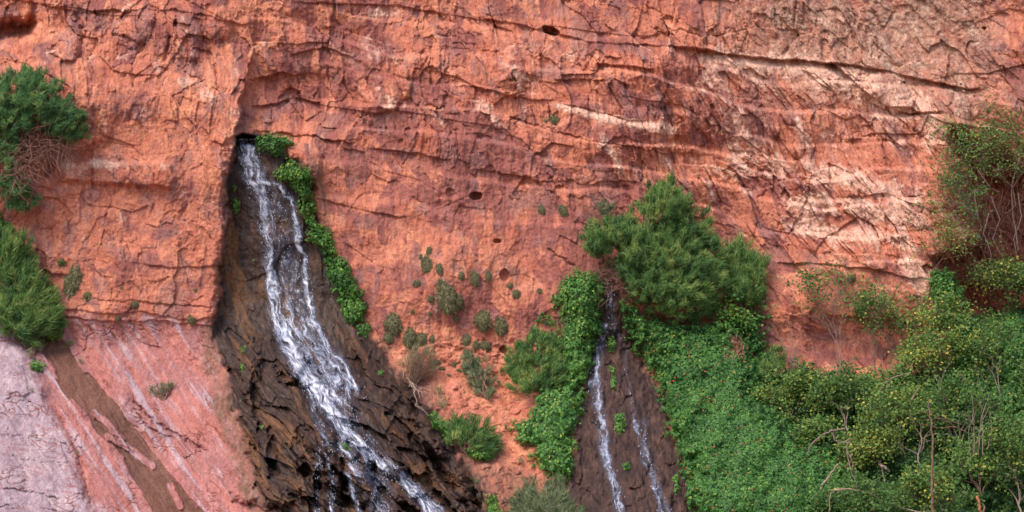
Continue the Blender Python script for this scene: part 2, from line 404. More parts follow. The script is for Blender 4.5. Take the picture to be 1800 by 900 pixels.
# ---- material masks
gz = np.gradient(D, axis=0) / np.gradient(GV)[:, None] * 60     # >0: surface turns up
edge = D - (np.roll(D, 6, 1) + np.roll(D, -6, 1) + np.roll(D, 6, 0) + np.roll(D, -6, 0)) / 4   # sharp edges are worn pale
M = {}
n_big = fbm(U / 200, V / 120, 200, 3); n_med = fbm(X1 / 50, Y1 / 70, 210, 4); n_sm = fbm(U / 10, V / 12, 220, 3)
var = .9 * (cellrnd(h2, 5) - .5) + .6 * (cellrnd(h1, 6) - .5) + .55 * (cellrnd(h3, 6) - .5) + n_med * .6 + n_big * .25 + .35 * fbm(U / 500, BED / 30, 297, 2)
cen = sst(-80, 80, poly_sd(U, V, [(430, 60), (620, 110), (900, 250), (1300, 330), (1400, 420), (1000, 560), (880, 420), (600, 400), (560, 250), (440, 240)]))
M['varnish'] = np.clip(sst(-.05, .55, var + .50 * cen + .02) * (1 - slab) * (1 - earth) , 0, 1) * .85
def pl(pts, wd):
    x0 = min(p[0] for p in pts) - 3 * wd; x1 = max(p[0] for p in pts) + 3 * wd; y0 = min(p[1] for p in pts) - 3 * wd; y1 = max(p[1] for p in pts) + 3 * wd
    a, b = np.searchsorted(GU, [x0, x1]); c, d = np.searchsorted(GV, [y0, y1])
    o = np.zeros_like(U)
    dd, _ = seg_dist(U[c:d, a:b], V[c:d, a:b], pts)
    o[c:d, a:b] = np.exp(-(dd / F(wd)) ** 2)
    return o
palemap = np.zeros_like(U)
for pts, wd, k in [(((1240, 96), (1320, 112), (1400, 118), (1450, 120)), 22, 1.0), (((980, 186), (1060, 206), (1120, 218), (1185, 228)), 9, 1.25), (((1250, 130), (1290, 200), (1330, 250)), 22, .6),
                   (((650, 22), (700, 26)), 10, .9), (((630, 50), (660, 80)), 14, .5), (((700, 120), (670, 160), (690, 185)), 26, .45), (((1000, 100), (880, 90), (930, 150), (960, 160)), 22, .45),
                   (((1300, 270), (1430, 300), (1560, 330)), 24, .6), (((1380, 350), (1500, 360), (1620, 385)), 20, .7), (((1380, 395), (1500, 410), (1600, 430)), 16, .7), (((1590, 460), (1620, 500), (1640, 540)), 22, .8),
                   (((1560, 190), (1620, 180), (1640, 240)), 24, .7), (((1480, 150), (1560, 160), (1590, 180)), 34, .8), (((110, 290), (200, 290), (300, 296)), 10, .8), (((150, 100), (220, 100)), 8, .5),
                   (((330, 140), (380, 180), (400, 200)), 14, .5), (((250, 110), (330, 150)), 12, .4), (((800, 150), (860, 190)), 14, .6), (((830, 160), (900, 250)), 12, .4), (((1060, 250), (1090, 290)), 10, .8),
                   (((1160, 270), (1175, 290)), 8, .8), (((1400, 210), (1415, 250)), 8, .7), (((1040, 100), (960, 88)), 12, .3), (((530, 60), (600, 100)), 16, .4), (((400, 300), (396, 420)), 3, .9), (((410, 245), (402, 300)), 3, .9)]:
    palemap = np.maximum(palemap, pl(pts, wd) * k)
tr = sst(1180, 1420, U) * sst(250, 90, V - .14 * (U - 1400)) * sst(1800, 1690, U + wn * 40)
rt = sst(900, 1500, U) * band
pal = palemap * 1.15 + .3 * sst(-.1, .5, fbm(U / 70, V / 45, 299, 4)) * sst(460, 380, U) + edge * 1.6 + gz * .07 + n_med * .7 + n_sm * .35 + .3 * (cellrnd(h4, 7) - .5) + .45 * (cellrnd(h3, 9) - .5) + rt * .42 + upper * .05 - .60
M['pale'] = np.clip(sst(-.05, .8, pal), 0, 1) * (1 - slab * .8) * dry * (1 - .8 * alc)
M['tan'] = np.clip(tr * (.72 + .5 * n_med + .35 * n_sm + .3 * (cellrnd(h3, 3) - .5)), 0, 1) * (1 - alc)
org = .5 * n_med - .45 * (cellrnd(h2, 5) - .5) + fl * .25 + n_sm * .35 + earth * .22 - .18 + .3 * pl(((330, 200), (410, 260)), 80) + .25 * pl(((600, 120), (640, 260)), 14) + .22 * pl(((560, 30), (420, 60)), 60)
M['orange'] = np.clip(sst(0, .6, org), 0, 1) * dry * (1 - slab)
stn = fbm(X1 / 34, Y1 / 60, 290, 5, .62) * 1.3 + .5 * (cellrnd(h3, 11) - .5) + .5 * (cellrnd(h2, 12) - .5) + .35 * fbm(U / 400, BED / 24, 295, 2)
M['stain'] = np.clip(sst(.12, .7, stn + .15 * sst(500, 300, U)), 0, 1) * dry * (1 - slab) * (1 - earth * .7) * .6
M['slab'] = slab * (1 - wet1)
M['lilac'] = np.clip(np.maximum(sst(-16, 18, sd_lil + n_sm * 14) * (.85 - .5 * sst(.1, .6, fbm(U / 50, (V - .12 * U) / 9, 244, 4))), slab * sst(.05, .6, n_med * .8 + fbm(SA / 110, SB / 11, 240, 4) * 2.2 + pl(((260, 690), (330, 740)), 30) * .5 - .1 ) * .75), 0, 1)
M['salmon'] = np.clip(slab * (1 - lil) * np.clip(fbm(SA / 140, SB / 16, 250, 4) * 1.3 + .35 + .4 * pl(((310, 590), (340, 700), (420, 860)), 34), 0, 1), 0, 1)
damp_sd = poly_sd(U, V, [(352, 580), (385, 560), (392, 440), (400, 300), (560, 270), (560, 400), (900, 1400), (470, 1400), (440, 905), (395, 790), (372, 700), (358, 640)]) + wn * 10 + wn2 * 4
damp = sst(-6, 10, damp_sd) * sst(240, 300, V)
streak = pl(((560, 300), (568, 360), (572, 400)), 9) * .8
dampR = sst(-22, 2, sd_w1) * sst(540, 640, V) + .9 * sst(-30, 0, sd_w2) + sst(-30, 10, poly_sd(U, V, [(830, 800), (900, 830), (1000, 880), (1010, 1300), (800, 1300)])) * .85
M['damp'] = np.clip(np.maximum(np.maximum(damp, streak), dampR) * (.75 + .4 * wn + .4 * n_sm), 0, 1)
wl = fbm(U / 90, V / 60, 260, 3)
_, _, _, _, ek = worley((U + wl * 30) / 30, (V - .35 * U * (1 - lil) - .1 * U * lil + wl * 30) / 9, 61)
pm = sst(-.05, .40, fbm(U / 70, V / 50, 262, 3) + .25 * pl(((380, 600), (340, 660)), 40) + .3 * pl(((420, 840), (380, 830)), 40))
M['crack'] = slab * (1 - chan) * np.exp(-(ek * 11) ** 2) * pm * (1 - wet1)
D -= M['crack'] * F(.04)
M['chanstreak'] = chan * np.clip(fbm(SA / 70, SB / 5, 270, 3) * 1.6, 0, 1)
M['channel'] = chan
M['wet'] = wet1
M['wetb'] = wet2
M['ochre'] = ochre
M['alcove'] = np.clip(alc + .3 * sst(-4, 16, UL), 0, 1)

P = at_np(U.astype(np.float64), V.astype(np.float64), D.astype(np.float64)).astype(F)
me = bpy.data.meshes.new('cliff')
nv, nu = U.shape
me.vertices.add(nv * nu)
me.vertices.foreach_set('co', P.reshape(-1))
idx = np.arange(nv * nu, dtype=np.int32).reshape(nv, nu)
q = np.stack([idx[:-1, :-1], idx[1:, :-1], idx[1:, 1:], idx[:-1, 1:]], -1).reshape(-1, 4)
me.loops.add(q.size); me.polygons.add(len(q))
me.loops.foreach_set('vertex_index', q.reshape(-1))
me.polygons.foreach_set('loop_start', np.arange(len(q), dtype=np.int32) * 4)
me.update(calc_edges=True)
for k, m in M.items():
    a = me.attributes.new('m_' + k, 'FLOAT', 'POINT')
    a.data.foreach_set('value', np.clip(m, 0, 1).astype(F).reshape(-1))
cliff = bpy.data.objects.new('cliff', me)
COL.objects.link(cliff)
cliff['kind'] = 'structure'

# ---- node helpers
class NT:
    def __init__(s, name):
        s.m = bpy.data.materials.new(name); s.m.use_nodes = True
        s.t = s.m.node_tree; s.b = s.t.nodes['Principled BSDF']; s.out = s.t.nodes['Material Output']
    def n(s, typ, **kw):
        x = s.t.nodes.new(typ)
        for k, v in kw.items(): setattr(x, k, v)
        return x
    def l(s, a, b): s.t.links.new(a, b)
    def attr(s, name): return s.n('ShaderNodeAttribute', attribute_name=name)
    def mix(s, fac, a, b, mode='MIX'):
        x = s.n('ShaderNodeMix', data_type='RGBA', blend_type=mode)
        for sock, val in ((x.inputs[0], fac), (x.inputs[6], a), (x.inputs[7], b)):
            if hasattr(val, 'is_linked') or hasattr(val, 'links'): s.l(val, sock)
            elif isinstance(val, (int, float)): sock.default_value = val
            else: sock.default_value = (*val, 1)
        return x.outputs[2]
    def noise(s, scale, detail=3, vec=None, rough=.55, dist=0):
        x = s.n('ShaderNodeTexNoise'); x.inputs['Scale'].default_value = scale; x.inputs['Detail'].default_value = detail
        x.inputs['Roughness'].default_value = rough; x.inputs['Distortion'].default_value = dist
        if vec is not None: s.l(vec, x.inputs['Vector'])
        return x.outputs[0]
    def ramp(s, val, stops):
        x = s.n('ShaderNodeValToRGB'); s.l(val, x.inputs[0])
        e = x.color_ramp.elements
        while len(e) < len(stops): e.new(.5)
        for i, (p, c) in enumerate(stops):
            e[i].position = p; e[i].color = (*c, 1) if not isinstance(c, (int, float)) else (c, c, c, 1)
        return x.outputs[0]
    def math(s, op, a, b=None):
        x = s.n('ShaderNodeMath', operation=op)
        for sock, val in zip(x.inputs, (a, b)):
            if val is None: continue
            if isinstance(val, (int, float)): sock.default_value = val
            else: s.l(val, sock)
        return x.outputs[0]
    def coords(s, scale=None):
        tc = s.n('ShaderNodeTexCoord')
        if scale is None: return tc.outputs['Object']
        mp = s.n('ShaderNodeMapping'); mp.inputs['Scale'].default_value = scale
        s.l(tc.outputs['Object'], mp.inputs[0]); return mp.outputs[0]
    def bump(s, h, strength, dist):
        x = s.n('ShaderNodeBump'); x.inputs['Strength'].default_value = strength; x.inputs['Distance'].default_value = dist
        s.l(h, x.inputs['Height']); s.l(x.outputs[0], s.b.inputs['Normal'])

def rock_material():
    k = NT('red_sandstone')
    co = k.coords()
    n1 = k.noise(1.4, 5, co, .62); n2 = k.noise(7, 4, co, .65); n3 = k.noise(22, 2, co, .6)
    drip = k.noise(1.0, 5, k.coords((6.0, 2.0, .7)), .65)
    c = k.ramp(n1, [(.3, (.34, .100, .062)), (.5, (.425, .150, .094)), (.7, (.50, .205, .135))])
    c = k.mix(k.attr('m_orange').outputs['Fac'], c, k.ramp(n2, [(.3, (.46, .145, .075)), (.7, (.58, .26, .15))]))
    c = k.mix(k.attr('m_varnish').outputs['Fac'], c, k.ramp(drip, [(.3, (.16, .055, .052)), (.7, (.27, .090, .075))]))
    c = k.mix(k.attr('m_stain').outputs['Fac'], c, k.ramp(drip, [(.35, (.17, .085, .085)), (.65, (.30, .155, .135))]))
    c = k.mix(k.attr('m_tan').outputs['Fac'], c, k.ramp(n2, [(.35, (.20, .115, .085)), (.5, (.34, .20, .145)), (.66, (.50, .35, .27))]))
    c = k.mix(k.attr('m_pale').outputs['Fac'], c, k.ramp(n2, [(.3, (.52, .27, .19)), (.7, (.62, .42, .33))]))
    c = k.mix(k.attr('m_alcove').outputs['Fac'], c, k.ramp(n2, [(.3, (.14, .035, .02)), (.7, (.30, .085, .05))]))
    c = k.mix(k.attr('m_slab').outputs['Fac'], c, k.ramp(n1, [(.3, (.22, .092, .094)), (.5, (.28, .122, .118)), (.7, (.33, .165, .160))]))
    c = k.mix(k.attr('m_lilac').outputs['Fac'], c, k.ramp(n1, [(.3, (.29, .215, .25)), (.5, (.36, .285, .325)), (.72, (.42, .33, .35))]))
    c = k.mix(k.attr('m_salmon').outputs['Fac'], c, (.36, .135, .115))
    c = k.mix(k.attr('m_crack').outputs['Fac'], c, (.20, .062, .042))
    c = k.mix(k.attr('m_damp').outputs['Fac'], c, k.ramp(n2, [(.3, (.10, .050, .036)), (.7, (.22, .115, .080))]))
    c = k.mix(k.attr('m_channel').outputs['Fac'], c, k.ramp(n1, [(.3, (.10, .042, .030)), (.7, (.15, .068, .048))]))
    c = k.mix(k.attr('m_chanstreak').outputs['Fac'], c, (.15, .072, .056))
    wetc = k.ramp(drip, [(.3, (.015, .009, .008)), (.5, (.036, .020, .016)), (.7, (.072, .038, .027))])
    wetc = k.mix(k.attr('m_ochre').outputs['Fac'], wetc, k.ramp(n2, [(.3, (.075, .032, .013)), (.7, (.21, .098, .040))]))
    c = k.mix(k.attr('m_wet').outputs['Fac'], c, wetc)
    c = k.mix(k.attr('m_wetb').outputs['Fac'], c, k.ramp(drip, [(.3, (.018, .010, .010)), (.5, (.042, .021, .018)), (.7, (.090, .046, .032))]))
    g = k.ramp(n3, [(.3, .74), (.5, 1.0), (.72, 1.24)])
    c = k.mix(1.0, c, g, 'MULTIPLY')
    mot = k.noise(1.0, 6, k.coords((7.0, 2.0, 2.6)), .78)
    c = k.mix(1.0, c, k.ramp(mot, [(.30, (.66, .59, .63)), (.50, (1.0, 1.0, 1.0)), (.70, (1.30, 1.42, 1.42))]), 'MULTIPLY')
    k.l(c, k.b.inputs['Base Color'])
    wet = k.math('MAXIMUM', k.attr('m_wet').outputs['Fac'], k.math('MULTIPLY', k.attr('m_wetb').outputs['Fac'], .5))
    rg = k.math('SUBTRACT', .92, k.math('MULTIPLY', wet, k.ramp(n2, [(.35, .50), (.6, .15)])))
    k.l(rg, k.b.inputs['Roughness'])
    k.b.inputs['Specular IOR Level'].default_value = .35
    h = k.math('ADD', k.math('MULTIPLY', n2, 1.0), k.math('MULTIPLY', n3, .35))
    k.bump(h, .6, .05)
    return k.m
me.materials.append(rock_material())

# river bank and river at the foot, below the frame
def sheet(name, x0, x1, y0, y1, z, mat):
    m = bpy.data.meshes.new(name)
    m.from_pydata([(x0, y0, z), (x1, y0, z), (x1, y1, z), (x0, y1, z)], [], [(0, 1, 2, 3)])
    m.materials.append(mat)
    o = bpy.data.objects.new(name, m); COL.objects.link(o); o['kind'] = 'structure'; return o
k = NT('bank_soil')
k.l(k.ramp(k.noise(.5, 6, k.coords()), [(.3, (.20, .10, .065)), (.7, (.32, .18, .12))]), k.b.inputs['Base Color']); k.b.inputs['Roughness'].default_value = .95
sheet('ground', -400, 400, -400, 40, -1.0, k.m)
# ------------------------------------------------------------------ falling water
def tag(o, label, cat, group=None, kind=None):
    o['label'] = label; o['category'] = cat
    if group: o['group'] = group
    if kind: o['kind'] = kind
    return o
def mesh_np(name, co, faces, mat=None, attrs=None, parent=None, smooth=False, top=None):
    """faces: (n, k) array of indices"""
    m = bpy.data.meshes.new(name)
    m.vertices.add(len(co)); m.vertices.foreach_set('co', np.ascontiguousarray(co, F).reshape(-1))
    n, k_ = faces.shape
    m.loops.add(n * k_); m.polygons.add(n)
    m.loops.foreach_set('vertex_index', faces.astype(np.int32).reshape(-1))
    m.polygons.foreach_set('loop_start', np.arange(n, dtype=np.int32) * k_)
    m.update(calc_edges=True)
    if smooth: m.shade_smooth()
    for kk, vv in (attrs or {}).items():
        a = m.attributes.new(kk, 'FLOAT', 'POINT'); a.data.foreach_set('value', np.ascontiguousarray(vv, F).reshape(-1))
    if mat: m.materials.append(mat)
    o = bpy.data.objects.new(name, m); COL.objects.link(o)
    if parent is not None: o.parent = parent
    return o
def water_material():
    k = NT('white_water')
    f = k.attr('foam').outputs['Fac']
    c = k.ramp(f, [(.0, (.20, .25, .38)), (.5, (.38, .44, .60)), (.95, (.74, .78, .87))])
    k.l(c, k.b.inputs['Base Color'])
    k.b.inputs['Roughness'].default_value = .22
    k.b.inputs['Specular IOR Level'].default_value = .6
    k.l(k.ramp(f, [(.0, .0), (.3, .35), (.95, .88)]), k.b.inputs['Alpha'])
    return k.m
WM = water_material()
def blurD(a, n):
    for _ in range(n):
        a = (a + np.roll(a, 1, 0) + np.roll(a, -1, 0) + np.roll(a, 1, 1) + np.roll(a, -1, 1)) / 5
    return a
def water(name, box, streams, center, thr, seed, drops, label, lift=.05, veil=.30):
    u0, u1, v0, v1 = box
    gu = np.arange(u0, u1, 1.15).astype(F); gv = np.arange(v0, v1, 1.15).astype(F)
    u, v = np.meshgrid(gu, gv)
    dens = np.zeros_like(u)
    wob = fbm(u / 22, v / 30, seed + 9, 3)
    for pts, w0, w1, a, p in streams:
        d, t = seg_dist(u + wob * 5, v, pts)
        wd = w0 + (w1 - w0) * t
        dens = np.maximum(dens, F(a) * np.exp(-(d / wd) ** p))
    W_ = u - ply(center, v) + wob * 8
    n1 = perlin(W_ / 8, v / 34, seed); n2 = perlin(W_ / 3.2, v / 17, seed + 1); n3 = perlin(W_ / 2.2, v / 5, seed + 2)
    rg = ridged(W_ / 9, v / 17, seed + 3, 3)
    foam = dens * 1.25 + n1 * .42 + n2 * .42 + n3 * .14 + (rg - .5) * .5 - thr
    foam = np.maximum(foam, dens * veil * (.5 + .6 * n1 + .3 * n2))
    foam = foam * sst(.03, .18, dens)
    foam = np.clip(foam, 0, 1)
    d = depth(u, v)
    d = np.maximum(blurD(d, 10), d - .02) + lift + foam * .05
    co = at_np(u.astype(float), v.astype(float), d.astype(float)).reshape(-1, 3)
    nv_, nu_ = u.shape
    idx = np.arange(nv_ * nu_).reshape(nv_, nu_)
    q = np.stack([idx[:-1, :-1], idx[1:, :-1], idx[1:, 1:], idx[:-1, 1:]], -1).reshape(-1, 4)
    fr = foam.reshape(-1)
    keep = (fr[q].max(1) > .02)
    q = q[keep]
    used = np.unique(q); remap = np.zeros(nv_ * nu_, np.int64); remap[used] = np.arange(len(used))
    o = mesh_np(name, co[used], remap[q], WM, {'foam': fr[used]}, smooth=True)
    tag(o, label, 'waterfall', kind='structure')
    # flying drops
    pu = RS.uniform(u0, u1, drops * 40); pv = RS.uniform(v0, v1, drops * 40)
    i = np.clip(((pu - u0) / 1.15).astype(int), 0, nu_ - 1); j = np.clip(((pv - v0) / 1.15).astype(int), 0, nv_ - 1)
    pr = np.clip(dens[j, i], 0, 1); pr = pr * (pr > .12)
    s = RS.rand(len(pu)) < pr * .35
    pu, pv = pu[s][:drops], pv[s][:drops]
    c = at_np(pu, pv, depth(pu, pv) + lift + RS.uniform(.04, .3, len(pu)))
    r = RS.uniform(.005, .012, len(pu))[:, None]; L = r * RS.uniform(1.2, 3.5, len(pu))[:, None]
    ax = np.array([1.0, 0, 0]); az = np.array([0, 0, 1.0]); ay = np.array([0, -1.0, 0])
    vs = np.stack([c + ax * r, c - ax * r, c + az * L, c - az * L, c + ay * r, c - ay * r], 1).reshape(-1, 3)
    f6 = np.array([[0, 2, 4], [2, 1, 4], [1, 3, 4], [3, 0, 4], [2, 0, 5], [1, 2, 5], [3, 1, 5], [0, 3, 5]])
    fc = (np.arange(len(pu))[:, None, None] * 6 + f6[None]).reshape(-1, 3)
    sp = mesh_np('spray', vs, fc, WM, {'foam': np.full(len(vs), .85)}, o)
    sp['kind'] = 'stuff'
    return o
CEN1 = [(432, 240), (450, 330), (480, 420), (500, 520), (520, 590), (565, 660), (600, 740), (650, 820), (720, 900), (760, 960)]
water('waterfall_water', (405, 800, 244, 960), [
    (((431, 248), (440, 285), (452, 315)), 17, 20, 1.0, 4),
    (((450, 305), (462, 350), (468, 410), (474, 470), (482, 540), (492, 575)), 11, 13, .98, 3),
    (((456, 330), (480, 380), (496, 440), (508, 500), (514, 560)), 26, 34, .60, 4),
    (((450, 318), (490, 326), (510, 350), (520, 400), (532, 450), (540, 510), (548, 556)), 6, 8, 1.0, 2.5),
    (((505, 560), (535, 610), (570, 650), (590, 690)), 34, 44, .84, 4),
    (((494, 575), (520, 630), (545, 670), (575, 700)), 16, 22, 1.15, 3),
    (((545, 560), (580, 615), (610, 655), (628, 690)), 9, 8, 1.05, 2.5),
    (((560, 690), (590, 730), (620, 770), (652, 800), (690, 830)), 20, 13, 1.08, 3),
    (((600, 720), (640, 780), (670, 810)), 30, 16, .52, 3),
    (((690, 825), (720, 855), (745, 880), (790, 930)), 11, 15, 1.15, 3),
    (((600, 745), (605, 790), (632, 830), (660, 850), (668, 930)), 11, 12, .82, 3),
    (((640, 790), (650, 830), (662, 850)), 9, 9, .95, 3),
    (((668, 850), (672, 900), (676, 940)), 22, 24, .66, 4),
    (((575, 800), (585, 840), (582, 940)), 6, 8, .85, 3),
    (((545, 690), (555, 730), (575, 780), (600, 800)), 9, 9, .72, 3),
    (((610, 830), (625, 880), (640, 940)), 7, 8, .85, 3), (((560, 790), (556, 850), (560, 940)), 4, 6, .7, 3)],
    CEN1, .72, 300, 1500, 'main waterfall, a broad white lacy stream sliding over dark wet rock from the cave')
CEN2 = [(1070, 480), (1060, 560), (1060, 700), (1075, 830), (1095, 960)]
water('waterfall_water', (1030, 1200, 496, 960), [
    (((1071, 505), (1073, 540), (1076, 575)), 9, 9, .62, 3),
    (((1064, 572), (1052, 610), (1048, 660), (1054, 720), (1062, 790), (1076, 840), (1090, 890), (1096, 950)), 7, 11, .88, 3),
    (((1044, 640), (1040, 690), (1050, 730)), 8, 5, .55, 3)],
    CEN2, .72, 330, 160, 'thin waterfall stream on the left of the brown rock between two vine banks', lift=.04)
water('waterfall_water', (1075, 1215, 560, 960), [
    (((1080, 570), (1096, 610), (1100, 650)), 4, 4, .34, 3),
    (((1100, 650), (1108, 690), (1118, 740)), 3, 5, .34, 3),
    (((1118, 740), (1128, 780), (1132, 810), (1150, 850), (1160, 890), (1166, 950)), 5, 7, .72, 3),
    (((1132, 740), (1136, 790), (1152, 840), (1172, 890), (1184, 950)), 5, 6, .6, 3)],
    [(1080, 540), (1100, 650), (1120, 740), (1145, 840), (1170, 960)], .72, 360, 90, 'sparse broken waterfall trickle down the middle of the brown rock, right of the thin stream', lift=.04)
# ------------------------------------------------------------------ plants
def leaf_material(name, stops, trans=.25, rough=.55):
    k = NT(name)
    c = k.ramp(k.attr('tint').outputs['Fac'], stops)
    k.l(c, k.b.inputs['Base Color']); k.b.inputs['Roughness'].default_value = rough
    k.b.inputs['Specular IOR Level'].default_value = .25
    tr = k.n('ShaderNodeBsdfTranslucent'); k.l(k.mix(1.0, c, (1.0, 1.15, .6), 'MULTIPLY'), tr.inputs[0])
    mx = k.n('ShaderNodeMixShader'); mx.inputs[0].default_value = trans
    k.l(k.b.outputs[0], mx.inputs[1]); k.l(tr.outputs[0], mx.inputs[2]); k.l(mx.outputs[0], k.out.inputs[0])
    return k.m
def wood_material(name, a, b):
    k = NT(name)
    k.l(k.ramp(k.noise(9, 4, k.coords()), [(.3, a), (.7, b)]), k.b.inputs['Base Color']); k.b.inputs['Roughness'].default_value = .9
    return k.m
LM = {
 'vine': leaf_material('vine_leaf', [(0, (0.031, 0.085, 0.023)), (.35, (0.056, 0.166, 0.039)), (.7, (0.099, 0.253, 0.054)), (.95, (0.250, 0.356, 0.065)), (1, (0.567, 0.438, 0.077))]),
 'bright': leaf_material('broad_leaf', [(0, (0.024, 0.072, 0.020)), (.4, (0.048, 0.156, 0.031)), (.8, (0.119, 0.264, 0.050)), (1, (0.272, 0.360, 0.055))]),
 'feather': leaf_material('feathery_sprig', [(0, (0.032, 0.089, 0.033)), (.35, (0.070, 0.163, 0.049)), (.7, (0.139, 0.256, 0.067)), (1, (0.299, 0.358, 0.108))], .2, .7),
 'blue': leaf_material('dark_feathery_sprig', [(0, (0.026, 0.080, 0.038)), (.4, (0.056, 0.152, 0.058)), (.8, (0.106, 0.232, 0.073)), (1, (0.211, 0.304, 0.103))], .2, .7),
 'sage': leaf_material('grey_green_sprig', [(0, (0.062, 0.102, 0.052)), (.4, (0.125, 0.168, 0.086)), (.8, (0.213, 0.252, 0.138)), (1, (0.350, 0.324, 0.196))], .15, .8),
 'scrub': leaf_material('scrub_leaf', [(0, (0.030, 0.082, 0.022)), (.4, (0.068, 0.155, 0.036)), (.75, (0.159, 0.252, 0.053)), (.93, (0.337, 0.357, 0.069)), (1, (0.593, 0.471, 0.083))]),
 'yellow': leaf_material('yellowing_leaf', [(0, (0.031, 0.087, 0.024)), (.4, (0.087, 0.163, 0.036)), (.7, (0.214, 0.275, 0.061)), (1, (0.428, 0.388, 0.085))]),
 'olive': leaf_material('cushion_leaf', [(0, (0.090, 0.090, 0.048)), (.5, (0.200, 0.198, 0.104)), (1, (0.380, 0.342, 0.206))], .1, .9),
 'straw': leaf_material('dry_stalk', [(0, (.16, .10, .07)), (.5, (.32, .22, .16)), (1, (.50, .40, .30))], .1, .9),
 'hull': leaf_material('dark_hull', [(0, (.010, .028, .010)), (1, (.022, .060, .020))], 0, .9),  # dark backing behind vine leaves; shade of the gaps put into its colour
}
BARK = wood_material('brown_bark', (.10, .06, .045), (.22, .14, .10))
GREY = wood_material('grey_bark', (.12, .085, .072), (.27, .20, .165))
PALE = wood_material('pale_dead_wood', (.20, .14, .11), (.36, .27, .215))
TWIG = wood_material('red_brown_twig', (.15, .065, .045), (.30, .15, .11))

def unit(a): return a / (np.linalg.norm(a, axis=-1, keepdims=True) + 1e-9)
def leaves(c, nrm, direc, L, W, tint, fold=.12, tip=0):
    """one folded diamond leaf per row"""
    side = unit(np.cross(nrm, direc)); direc = unit(np.cross(side, nrm))
    L = np.asarray(L).reshape(-1, 1); W = np.asarray(W).reshape(-1, 1)
    a = c - direc * L * .5; b = c + side * W * .5 - direc * L * .08 + nrm * W * fold; d = c + direc * L * .5; e = c - side * W * .5 - direc * L * .08 + nrm * W * fold
    t4 = np.repeat(tint, 4).astype(float); t4[2::4] += tip
    return np.stack([a, b, d, e], 1), t4
class Soup:
    def __init__(s): s.v = []; s.t = []
    def add(s, q, t): s.v.append(q.reshape(-1, 3)); s.t.append(t)
    def build(s, name, mat, parent):
        co = np.concatenate(s.v); t = np.concatenate(s.t)
        return mesh_np(name, co, np.arange(len(co)).reshape(-1, 4), mat, {'tint': np.clip(t, 0, 1)}, parent)
class Tubes:
    def __init__(s, sides=5): s.v = []; s.f = []; s.n = 0; s.k = sides
    def add(s, pts, r0, r1):
        pts = np.asarray(pts, float); n = len(pts); k = s.k
        tan = unit(np.gradient(pts, axis=0))
        ref = np.array([.3, .9, .25]); a = unit(np.cross(tan, ref)); b = np.cross(tan, a)
        r = np.linspace(r0, r1, n)[:, None, None]
        an = np.arange(k) * 2 * np.pi / k
        ring = pts[:, None] + r * (a[:, None] * np.cos(an)[None, :, None] + b[:, None] * np.sin(an)[None, :, None])
        s.v.append(ring.reshape(-1, 3))
        i = np.arange(n - 1)[:, None] * k; j = np.arange(k)[None]; j2 = (j + 1) % k
        s.f.append(np.stack([i + j, i + j2, i + k + j2, i + k + j], -1).reshape(-1, 4) + s.n)
        s.n += n * k
    def build(s, name, mat, parent):
        return mesh_np(name, np.concatenate(s.v), np.concatenate(s.f), mat, None, parent, True)
def crooked(a, b, n=6, sag=.0, wob=.08):
    a = np.asarray(a, float); b = np.asarray(b, float)
    t = np.linspace(0, 1, n)[:, None]; L = np.linalg.norm(b - a)
    p = a + (b - a) * t
    off = np.cumsum(RS.normal(0, wob * L / n ** .5, (n, 3)), 0); off -= off[0] + (off[-1] - off[0]) * t
    p += off; p[:, 2] -= sag * L * 4 * (t * (1 - t))[:, 0]
    return p
def thing(name, label, cat, loc, group=None):
    o = bpy.data.objects.new(name, None); COL.objects.link(o); o.location = loc; o.empty_display_size = .2
    tag(o, label, cat, group)
    return o
def settle(root):
    """children are built in world space: hang them under the root without moving them"""
    m = root.matrix_basis.inverted()
    for c in [x for x in COL.objects if x.parent is root]:
        c.data.transform(m)
CAMW = np.array([0, -1.0, 0]); UP = np.array([0, 0, 1.0])

